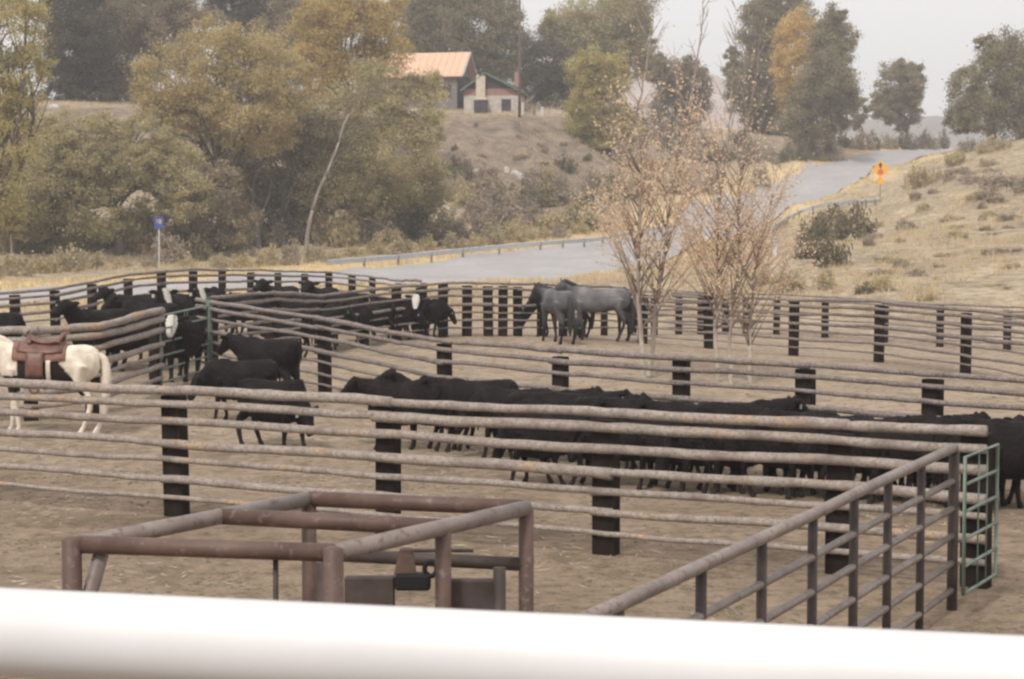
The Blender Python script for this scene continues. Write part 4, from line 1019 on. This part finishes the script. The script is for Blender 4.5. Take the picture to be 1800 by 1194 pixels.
def loft(q, rings, sides=18):
    """rings: (x, zc, ry, rz, [yc])"""
    dense = []
    for i in range(len(rings) - 1):
        for t in (0, .33, .66):
            dense.append([a + (b_ - a) * (t * t * (3 - 2 * t) * .5 + t * .5) for a, b_ in zip(rings[i], rings[i+1])])
    dense.append(rings[-1]); vs = []
    for x, zc, ry, rz in dense:
        for k in range(sides):
            a = 2 * PI * k / sides; ca_, sa_ = math.cos(a), math.sin(a)
            ca_ = math.copysign(abs(ca_) ** .85, ca_); sa_ = math.copysign(abs(sa_) ** .92, sa_)
            vs.append((x, ry * ca_, zc + rz * sa_))
    n_ = len(dense); fs = [(i * sides + k, i * sides + (k + 1) % sides, (i + 1) * sides + (k + 1) % sides, (i + 1) * sides + k) for i in range(n_ - 1) for k in range(sides)]
    fs = [f[::-1] for f in fs]; fs += [tuple(range(sides)), tuple(range((n_ - 1) * sides, n_ * sides))[::-1]]
    q.add(vs, fs)
def chain(q, pts, rad, sides=12):
    """smooth tapered limb"""
    pts = [Vector(p) for p in pts]; out_, ro = [], []; rad = [a if isinstance(a, tuple) else (a, a) for a in rad]
    for i in range(len(pts) - 1):
        for t in (0, .25, .5, .75):
            p_1 = pts[max(0, i-1)]; p2 = pts[i]; p3 = pts[i+1]; p4 = pts[min(len(pts)-1, i+2)]
            out_.append(.5 * ((2*p2) + (p3 - p_1) * t + (2*p_1 - 5*p2 + 4*p3 - p4) * t*t + (3*p2 - p_1 - 3*p3 + p4) * t**3))
            a, b_ = rad[i], rad[i+1]
            ro.append(tuple(u + (v - u) * t for u, v in zip(a, b_)) if isinstance(a, tuple) else a + (b_ - a) * t)
    out_.append(pts[-1]); ro.append(rad[-1]); q.tube(out_, ro, sides)
def dirv(yaw, pitch): return Vector((math.cos(pitch) * math.cos(yaw), math.cos(pitch) * math.sin(yaw), math.sin(pitch)))
def cow_mesh(name, neck=(0, 20), head=(0, -35), stance=(0, 0, 0, 0), colour=None, white=None, fat=1.0, m=None):
    q = MB(); f_ = fat
    loft(q, [(-.86, 1.03, .08*f_, .10), (-.82, 1.0, .20*f_, .21), (-.70, .96, .285*f_, .31), (-.45, .90, .32*f_, .365), (-.15, .85, .355*f_, .40), (.15, .84, .35*f_, .405), (.42, .87, .29*f_, .40), (.60, .91, .23*f_, .36), (.72, .95, .15, .24), (.80, .95, .06, .12)])
    q.ell((-.66, .12, 1.16), (.16, .11, .09)); q.ell((-.66, -.12, 1.16), (.16, .11, .09)); q.ell((.42, 0, 1.20), (.22, .11, .10)); q.ell((.68, 0, .72), (.12, .07, .17))
    sx = [.50 + R(stance[0]) * 1.0, .50 + R(stance[1]), -.62 + R(stance[2]), -.62 + R(stance[3])]
    for s_, dx, ys in ((0, sx[0], .15), (1, sx[1], -.15)):
        chain(q, [(.50, ys, .92), (.51, ys, .68), ((.50 + dx) / 2, ys, .44), (dx, ys * .95, .13), (dx + .02, ys * .95, .07), (dx + .05, ys * .95, .0)], [(.17, .10), (.115, .085), (.066, .062), .042, .052, .062])
    for s_, dx, ys in ((0, sx[2], .17), (1, sx[3], -.17)):
        chain(q, [(-.60, ys * .8, .98), (-.54, ys, .72), (-.74 + (dx + .62) * .6, ys, .46), (dx - .03, ys, .13), (dx, ys, .07), (dx + .04, ys, .0)], [(.22, .13), (.155, .11), (.070, .055), .043, .052, .062])
    nb = Vector((.60, 0, 1.04)); nd = dirv(R(neck[0]), R(neck[1])); pe = nb + nd * .46
    chain(q, [nb - nd * .15, nb + nd * .12, nb + nd * .30, pe], [(.27, .19), (.235, .155), (.19, .135), (.15, .125)])
    hd = dirv(R(head[0] + neck[0]), R(head[1])); poll = pe + Vector((0, 0, .04)); mz = poll + hd * .46
    side = hd.cross(Vector((0, 0, 1))).normalized(); fr_ = side.cross(hd).normalized()
    if fr_.z < 0: fr_ = -fr_
    chain(q, [poll - hd * .06, poll + hd * .08, poll + hd * .26, poll + hd * .40, mz], [(.13, .12), (.145, .13), (.105, .10), (.085, .092), (.065, .08)])
    q.ell(tuple(poll + fr_ * .07), (.08, .09, .07))
    for s_ in (-1, 1):
        e0_ = poll + side * s_ * .10 + fr_ * .03; e1_ = e0_ + side * s_ * .23 + Vector((0, 0, .02)) - hd * .04
        q.tube([e0_, e0_.lerp(e1_, .35), e0_.lerp(e1_, .75), e1_], [(.035, .03), (.062, .028), (.055, .025), (.02, .02)], 8)
        q.ell(tuple(poll + hd * .13 + side * s_ * .115 + fr_ * .05), (.028, .028, .028), 8, 6)
    def col(co):
        c_ = np.tile(BL, (len(co), 1)) if colour is None else colour(co)
        c_ = c_ * (1 + .8 * np.clip(np.sin(co[:, 0] * 9 + 2) * np.sin(co[:, 2] * 11 + co[:, 1] * 6), 0, 1))[:, None] * np.array((1.1, 1.0, .93)); c_[co[:, 2] < .35] *= 1.9
        if white == 'face' or white == 'blaze':
            P0 = np.array(poll + fr_ * .12 - hd * .02); Dn = np.array(hd); t = ((co - P0) @ Dn); d_ = np.linalg.norm(co - P0 - t[:, None] * Dn, axis=1)
            w_ = (.115 if white == 'face' else .07) * (1.15 - .5 * np.abs(t - .2) / .3)
            mk = (t > -.05) & (t < .50) & (d_ < w_); c_[mk] = (.56, .53, .49) if white == 'face' else (.40, .375, .34)
        return c_
    me = finish(q, name, .022, col)
    rn_ = np.random.default_rng(len(name)); n_ = len(me.vertices); co = np.empty(n_ * 3, np.float32); me.vertices.foreach_get('co', co); nrm = np.empty(n_ * 3, np.float32); me.vertices.foreach_get('normal', nrm)
    d_ = (rn_.normal(size=n_) * .006 * (co.reshape(-1, 3)[:, 2] > .3)); me.vertices.foreach_set('co', (co.reshape(-1, 3) + nrm.reshape(-1, 3) * d_[:, None]).ravel()); me.update()
    eb = poll + side * .24 + fr_ * .03; eq = MB(); eq.box(eb - Vector((0, 0, .035)) + (mz - poll) * .05, (.02, .055, .07)); etag = eq.mesh('ear_tag', False); etag.materials.append(M['eartag'])
    tq = MB(); chain(tq, [(-.84, 0, 1.10), (-.90, 0, 1.0), (-.905, .01, .72), (-.90, .02, .52), (-.89, .02, .36)], [.032, .028, .018, .035, .012], 7)
    tail = tq.mesh('tail'); tail.materials.append(M['black'])
    return me, tail, etag
def place(name, meshes, px, py, face, sc, label, cat, group, kids=()):
    p = G(px, py); o = bpy.data.objects.new(name, meshes[0]); C.objects.link(o); o.location = p; o.rotation_euler = (0, 0, R(face)); o.scale = (sc * (.86 if cat in ('calf', 'cow') else 1), sc * (1.08 if cat == 'calf' else 1), sc)
    tag(o, label, cat, group)
    for nm, me in zip(('tail', 'mane' if cat == 'horse' else 'ear_tag'), meshes[1:]):
        c_ = bpy.data.objects.new(nm, me); C.objects.link(c_); c_.parent = o
    return o
COW = {
 'level': cow_mesh('cow_level', (0, 18), (0, -38), (4, -4, -5, 5)),
 'turnl': cow_mesh('cow_turnl', (40, 16), (35, -40), (0, 6, 4, -6)),
 'turnr': cow_mesh('cow_turnr', (-40, 14), (-30, -40), (5, -6, 0, 6)),
 'low': cow_mesh('cow_low', (10, -28), (0, -62), (6, -8, -4, 6)),
 'graze': cow_mesh('cow_graze', (-8, -52), (0, -70), (8, -6, 5, -5)),
 'up': cow_mesh('cow_up', (0, 40), (0, -20), (0, 0, 6, -3)),
 'blaze': cow_mesh('cow_blaze', (0, 22), (0, -50), (2, -3, 3, -2), white='face'),
 'blaze2': cow_mesh('cow_blaze2', (20, 30), (20, -45), (2, -3, 3, -2), white='blaze'),
}
rh = random.Random(21)
# back row of the herd between the two log fences
back = [(712,790,183,'level',.80),(768,790,176,'up',.80),(838,793,186,'level',.83),(905,806,172,'low',.80),(962,812,10,'level',.80),(1010,815,350,'level',.80),(1080,822,5,'low',.80),(1150,832,176,'level',.79),(1222,838,184,'level',.80),(1300,844,2,'level',.82),(1400,858,186,'low',.78),(1462,862,172,'level',.77),(1540,868,4,'level',.77),(1625,872,356,'level',.79),(1700,882,182,'level',.78)]
front = [(960,852,178,'graze',.76),(1030,852,10,'low',.76),(1110,856,186,'low',.77),(1180,862,168,'level',.77),(1240,864,200,'graze',.76),(1305,868,182,'level',.77),(1370,872,350,'low',.77),(1440,876,176,'level',.77),(1510,880,8,'graze',.76),(1580,884,190,'level',.77),(1650,888,170,'low',.77),(1725,894,10,'turnl',.80),(1795,898,185,'level',.86)]
for nm, lst in (('back', back), ('front', front)):
    for i, (x, y, f_, k, s_) in enumerate(lst):
        place('calf', COW[k], x, y, f_ + rh.uniform(-6, 6), s_ * rh.uniform(.98, 1.02), f"black calf in the {nm} row crowded behind the nearest log fence, {NUM[i]} from the left", 'calf', 'black calves between the log fences')
g_ = 'loose calves at the left of the middle pen'
place('calf', COW['low'], 425, 741, 186, .80, 'black calf facing left beside the dark green gate post', 'calf', g_)
place('calf', COW['level'], 470, 708, 150, .90, 'taller black calf standing behind the one at the green gate post', 'calf', g_)
place('calf', COW['graze'], 482, 788, -30, .80, 'black calf with lowered head facing right, left of the big herd', 'calf', g_)
g_ = 'cattle in the left pen behind the green gate'
place('cow', COW['blaze'], 322, 668, 268, .94, 'black calf with broad white face looking through the green gate', 'calf', g_)
place('cow', COW['level'], -22, 658, 183, .95, 'dark cow cut off by the left edge, only rump showing', 'cow', g_)
place('cow', COW['up'], 175, 655, 235, .96, 'shaggy dark calf with spread ears nearest the outer fence', 'calf', g_)
place('cow', COW['level'], 228, 650, 186, .86, 'low dark calf back between the shaggy calf and the gate fence', 'calf', g_)
place('cow', COW['up'], 232, 606, 232, 1.02, 'large black cow with both ears out in the middle of the left pen', 'cow', g_)
place('cow', COW['level'], 268, 612, 200, 1.04, 'black cow side on in the thick of the left pen crowd', 'cow', g_)
place('cow', COW['turnr'], 262, 640, 150, .98, 'black cow standing behind the fence left of the gate', 'cow', g_)
place('cow', COW['blaze2'], 300, 622, 262, 1.0, 'black calf with narrow white muzzle stripe in the cattle crowd', 'calf', g_)
place('cow', COW['level'], 322, 606, 20, 1.05, 'black cow side on just left of the cow with the white blaze', 'cow', g_)
place('cow', COW['blaze2'], 354, 612, 268, 1.10, 'black cow with white blaze against the corner of the pen', 'cow', g_)
place('cow', COW['up'], 402, 592, 250, .92, 'black calf right of the cow with the white blaze', 'calf', g_)
place('cow', COW['low'], 436, 590, 196, .90, 'low grey-black calf back beyond the curving fence corner', 'calf', g_)
place('cow', COW['up'], 492, 586, 245, 1.02, 'black cow with raised head beyond the curving fence', 'cow', g_)
place('cow', COW['level'], 530, 590, 188, .86, 'black calf back right of the cow with raised head', 'calf', g_)
place('cow', COW['up'], 566, 584, 250, .98, 'black calf facing the camera below the outer fence bend', 'calf', g_)
place('cow', COW['low'], 596, 588, 200, .90, 'black calf with lowered head at the right end of the left pen', 'calf', g_)
g_ = 'black calves crowded behind the curving fence'
for i, (x, y, f_, k, s_) in enumerate([(500,628,184,'low',.84),(560,616,4,'level',.82),(610,610,176,'low',.86),(655,602,186,'level',.84),(688,598,350,'low',.84),(712,596,178,'level',.86),(746,594,4,'low',.82)]):
    place('calf', COW[k], x, y, f_, s_, f"black calf hidden behind the rails of the curving fence, {NUM[i]} from the left", 'calf', g_)
place('cow', COW['blaze'], 738, 593, 266, .88, 'black calf with white face peering over the curving fence', 'calf', g_)

def horse_mesh(name, neck=((0, 42), .62), head=(0, -42), stance=(0, 0, 0, 0), colour=None, hair=None):
    q = MB()
    loft(q, [(-.86, 1.20, .09, .12), (-.80, 1.18, .19, .22), (-.66, 1.16, .265, .29), (-.42, 1.15, .285, .31), (-.1, 1.11, .29, .32), (.22, 1.11, .275, .33), (.44, 1.13, .225, .335), (.60, 1.15, .18, .28), (.70, 1.13, .12, .18), (.75, 1.12, .05, .09)])
    q.ell((.38, 0, 1.40), (.26, .09, .10)); q.ell((-.55, .09, 1.36), (.24, .14, .10)); q.ell((-.55, -.09, 1.36), (.24, .14, .10))
    sx = [.52 + R(stance[0]), .52 + R(stance[1]), -.66 + R(stance[2]), -.66 + R(stance[3])]
    for dx, ys in ((sx[0], .13), (sx[1], -.13)):
        chain(q, [(.50, ys, 1.10), (.52, ys, .82), ((.52 + dx) / 2, ys, .50), (dx - .01, ys, .17), (dx + .03, ys, .08), (dx + .05, ys, .0)], [(.17, .09), (.105, .075), (.058, .055), .036, .044, .062])
    for dx, ys in ((sx[2], .15), (sx[3], -.15)):
        chain(q, [(-.60, ys * .8, 1.14), (-.54, ys, .86), (-.78 + (dx + .66) * .6, ys, .54), (dx - .06, ys, .18), (dx - .01, ys, .08), (dx + .02, ys, .0)], [(.24, .13), (.16, .10), (.064, .050), .038, .046, .064])
    (ny_, np_), nl = neck
    nb = Vector((.52, 0, 1.22)); nd = dirv(R(ny_), R(np_)); pe = nb + nd * nl
    arch = Vector((0, 0, .07 if np_ > 0 else .10))
    chain(q, [nb - nd * .2, nb + nd * .1, nb + nd * nl * .55 + arch * .6, pe], [(.30, .16), (.25, .13), (.165, .095), (.125, .085)])
    hd = dirv(R(ny_ + head[0]), R(head[1])); poll = pe; mz = poll + hd * .56
    side = hd.cross(Vector((0, 0, 1))).normalized(); fr_ = side.cross(hd).normalized()
    if fr_.z < 0: fr_ = -fr_
    chain(q, [poll - hd * .04, poll + hd * .10, poll + hd * .30, poll + hd * .46, mz], [(.11, .085), (.135, .095), (.095, .07), (.066, .058), (.05, .05)])
    for s_ in (-1, 1):
        e = poll + side * s_ * .055 + fr_ * .09; q.tube([e, e + Vector((0, 0, .07)) + side * s_ * .015, e + Vector((0, 0, .15))], [.03, .028, .008], 7)
        q.ell(tuple(poll + hd * .16 + side * s_ * .085 + fr_ * .04), (.026, .026, .026), 8, 6)
    me = finish(q, name, .022, colour)
    tq = MB(); chain(tq, [(-.84, 0, 1.30), (-.93, 0, 1.20), (-.96, .01, .95), (-.94, .015, .65), (-.92, .01, .38), (-.91, 0, .24)], [(.05, .04), (.06, .06), (.075, .085), (.07, .09), (.05, .06), .015], 10)
    tail = tq.mesh('tail'); tail.materials.append(hair)
    mq = MB(); crest = Vector((-nd.z, 0, nd.x)) if np_ > 0 else Vector((abs(nd.z), 0, abs(nd.x)))
    cr = fr_ * .02
    pts = [nb + Vector((-.02, 0, .23)), nb + nd * nl * .3 + Vector((0, 0, .20 if np_ > 0 else .21)) + crest * .02, nb + nd * nl * .6 + arch * .6 + crest * .13, pe + crest * .10 + Vector((0, 0, .03)), poll + fr_ * .12 + hd * .05]
    for k in range(-1, 2):
        mq2 = [p + Vector((0, k * .03, -abs(k) * .03)) for p in pts]
        chain(mq, mq2, [(.03, .02), (.07, .025), (.075, .03), (.06, .03), (.02, .02)], 8)
    man = finish(mq, name + '_mane', .02, None, hair, 2)
    return me, tail, man
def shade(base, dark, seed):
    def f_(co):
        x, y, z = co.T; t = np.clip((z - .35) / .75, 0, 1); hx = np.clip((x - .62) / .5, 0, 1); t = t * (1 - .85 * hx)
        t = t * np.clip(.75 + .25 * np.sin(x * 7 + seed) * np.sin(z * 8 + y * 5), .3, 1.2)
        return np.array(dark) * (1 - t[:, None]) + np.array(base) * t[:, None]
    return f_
dh = mat('dark_horse_hair', (0.012, 0.010, 0.010), (0.03, 0.026, 0.026), 20, .6, .2, stretch=(4, 4, .5)); wh = M['cream']
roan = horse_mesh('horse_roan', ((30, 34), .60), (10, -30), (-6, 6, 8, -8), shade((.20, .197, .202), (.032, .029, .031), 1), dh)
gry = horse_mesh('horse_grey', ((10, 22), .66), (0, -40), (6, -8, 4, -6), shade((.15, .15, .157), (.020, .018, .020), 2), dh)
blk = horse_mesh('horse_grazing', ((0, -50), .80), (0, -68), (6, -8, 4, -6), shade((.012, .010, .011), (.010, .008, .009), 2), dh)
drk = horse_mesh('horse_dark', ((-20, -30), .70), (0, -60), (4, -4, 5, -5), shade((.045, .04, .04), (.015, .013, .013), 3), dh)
g_ = 'grey horses in the far corral'
place('horse', gry, 979, 603, 112, .98, 'blue-grey horse standing with its rump and dark tail to the camera', 'horse', g_)
place('horse', blk, 985, 594, 176, .97, 'black horse grazing behind the blue-grey one, only neck and head showing', 'horse', g_)
place('horse', roan, 1052, 600, 178, 1.02, 'pale grey roan horse side on, its head raised over the grazing one', 'horse', g_)
place('horse', drk, 1104, 598, 100, .97, 'dark horse mostly hidden behind the roan, left of the sapling', 'horse', g_)
def paint(co):
    x, y, z = co.T; xl = -.20 - .25 * (1.27 - z) / .32
    blk = (x > xl) & (z < 1.30) & (z > .66) & (x < .42); blk |= (x >= .42) & (x < .95) & (z < .98) & (z > .70)
    c_ = np.tile(np.array((.72, .64, .54)), (len(co), 1)); c_[blk] = (.020, .015, .014); return c_
pai = horse_mesh('horse_paint', ((0, 30), .66), (0, -40), (-5, 5, 6, -5), paint, wh)
hp_ = place('horse', pai, 84, 766, 181, .96, 'white and black paint horse wearing a saddle at the left edge', 'horse', None)
def shell(q, x0, x1, a0, a1, o_in, o_out, nxs=8, na=14, xf=None):
    def pt(x, a, o_): 
        ry, rz, zc = np.interp(x, [-.42, -.1, .22, .44, .6], [.285, .29, .275, .235, .2]), np.interp(x, [-.42, -.1, .22, .44, .6], [.31, .32, .33, .34, .32]), np.interp(x, [-.42, -.1, .22, .44, .6], [1.15, 1.11, 1.11, 1.14, 1.16])
        return (x, (ry + o_) * math.sin(a), zc + (rz + o_) * math.cos(a))
    vs = []; fs = []
    for o_ in (o_in, o_out):
        for i in range(nxs + 1):
            for k in range(na + 1): vs.append(pt(x0 + (x1 - x0) * i / nxs, a0 + (a1 - a0) * k / na, o_))
    W_ = na + 1; Hh = (nxs + 1) * W_
    for i in range(nxs):
        for k in range(na):
            a = i * W_ + k; fs += [(a, a + 1, a + W_ + 1, a + W_), (Hh + a, Hh + a + W_, Hh + a + W_ + 1, Hh + a + 1)]
    for i in range(nxs): fs += [(i * W_, (i + 1) * W_, Hh + (i + 1) * W_, Hh + i * W_), (i * W_ + na, Hh + i * W_ + na, Hh + (i + 1) * W_ + na, (i + 1) * W_ + na)]
    for k in range(na): fs += [(k, Hh + k, Hh + k + 1, k + 1), (nxs * W_ + k, nxs * W_ + k + 1, Hh + nxs * W_ + k + 1, Hh + nxs * W_ + k)]
    q.add(vs, fs)
bk = MB(); shell(bk, -.36, .50, -R(74), R(74), .008, .028)
bo = bk.build('saddle_blanket', mat('rust_brown_blanket', (0.17, 0.085, 0.065), (0.28, 0.15, 0.12), 14, .95, .3)); tag(bo, 'rust brown saddle blanket under the saddle on the paint horse', 'blanket')
sr = empty('saddle', hp_.location, hp_.rotation_euler.z); sr.scale = hp_.scale; bo.location = hp_.location; bo.rotation_euler = hp_.rotation_euler; bo.scale = hp_.scale
tag(sr, 'reddish brown western saddle on the paint horse', 'saddle')
q = MB(); shell(q, -.30, .42, -R(52), R(52), .030, .058); q.build('skirt', M['leather'], sr)
q = MB(); chain(q, [(-.22, 0, 1.53), (-.05, 0, 1.50), (.12, 0, 1.52), (.24, 0, 1.57)], [(.05, .17), (.05, .15), (.05, .12), (.05, .09)], 14); q.build('seat', M['leather'], sr)
q = MB(); chain(q, [(-.22, -.17, 1.50), (-.27, -.10, 1.60), (-.28, 0, 1.63), (-.27, .10, 1.60), (-.22, .17, 1.50)], [.03, .035, .035, .035, .03], 8); q.build('cantle', M['leather'], sr)
q = MB(); chain(q, [(.24, -.11, 1.48), (.26, -.04, 1.58), (.26, .04, 1.58), (.24, .11, 1.48)], [.035, .04, .04, .035], 8); q.build('pommel', M['leather'], sr)
q = MB(); chain(q, [(.26, 0, 1.58), (.28, 0, 1.66), (.29, 0, 1.68)], [.025, .022, .045], 10); q.build('horn', M['leather'], sr)
for s_ in (-1, 1):
    q = MB(); a0, a1 = (R(50), R(112)) if s_ > 0 else (-R(112), -R(50)); shell(q, -.02, .26, a0, a1, .062, .082, 5, 8); q.build('fender', M['leather'], sr)
    q = MB(); st = [(.12 + .075 * math.cos(t), s_ * .36, .80 + .08 * math.sin(t)) for t in np.linspace(0, 2 * PI, 13)]; q.tube(st, .018, 7, cap=False); q.build('stirrup', M['leather'], sr)
    q = MB(); a0, a1 = (R(70), R(128)) if s_ > 0 else (-R(128), -R(70)); shell(q, -.13, -.06, a0, a1, .030, .045, 3, 8); q.build('cinch', M['cream'], sr)

# ------------------------------------------------------------------ haze
hz = MB(); hz.box((0, 480, 37), (1900, 1060, 88)); ho = hz.mesh('haze', False)
m = bpy.data.materials.new('haze_air'); m.use_nodes = True; n = m.node_tree; n.nodes.clear(); o = n.nodes.new('ShaderNodeOutputMaterial'); v = n.nodes.new('ShaderNodeVolumePrincipled')
v.inputs['Color'].default_value = (0.96, 0.95, 0.97, 1); v.inputs['Density'].default_value = 0.00085; v.inputs['Anisotropy'].default_value = 0.1
n.links.new(v.outputs[0], o.inputs['Volume']); tag(link_mesh('haze', ho, m), kind='stuff')
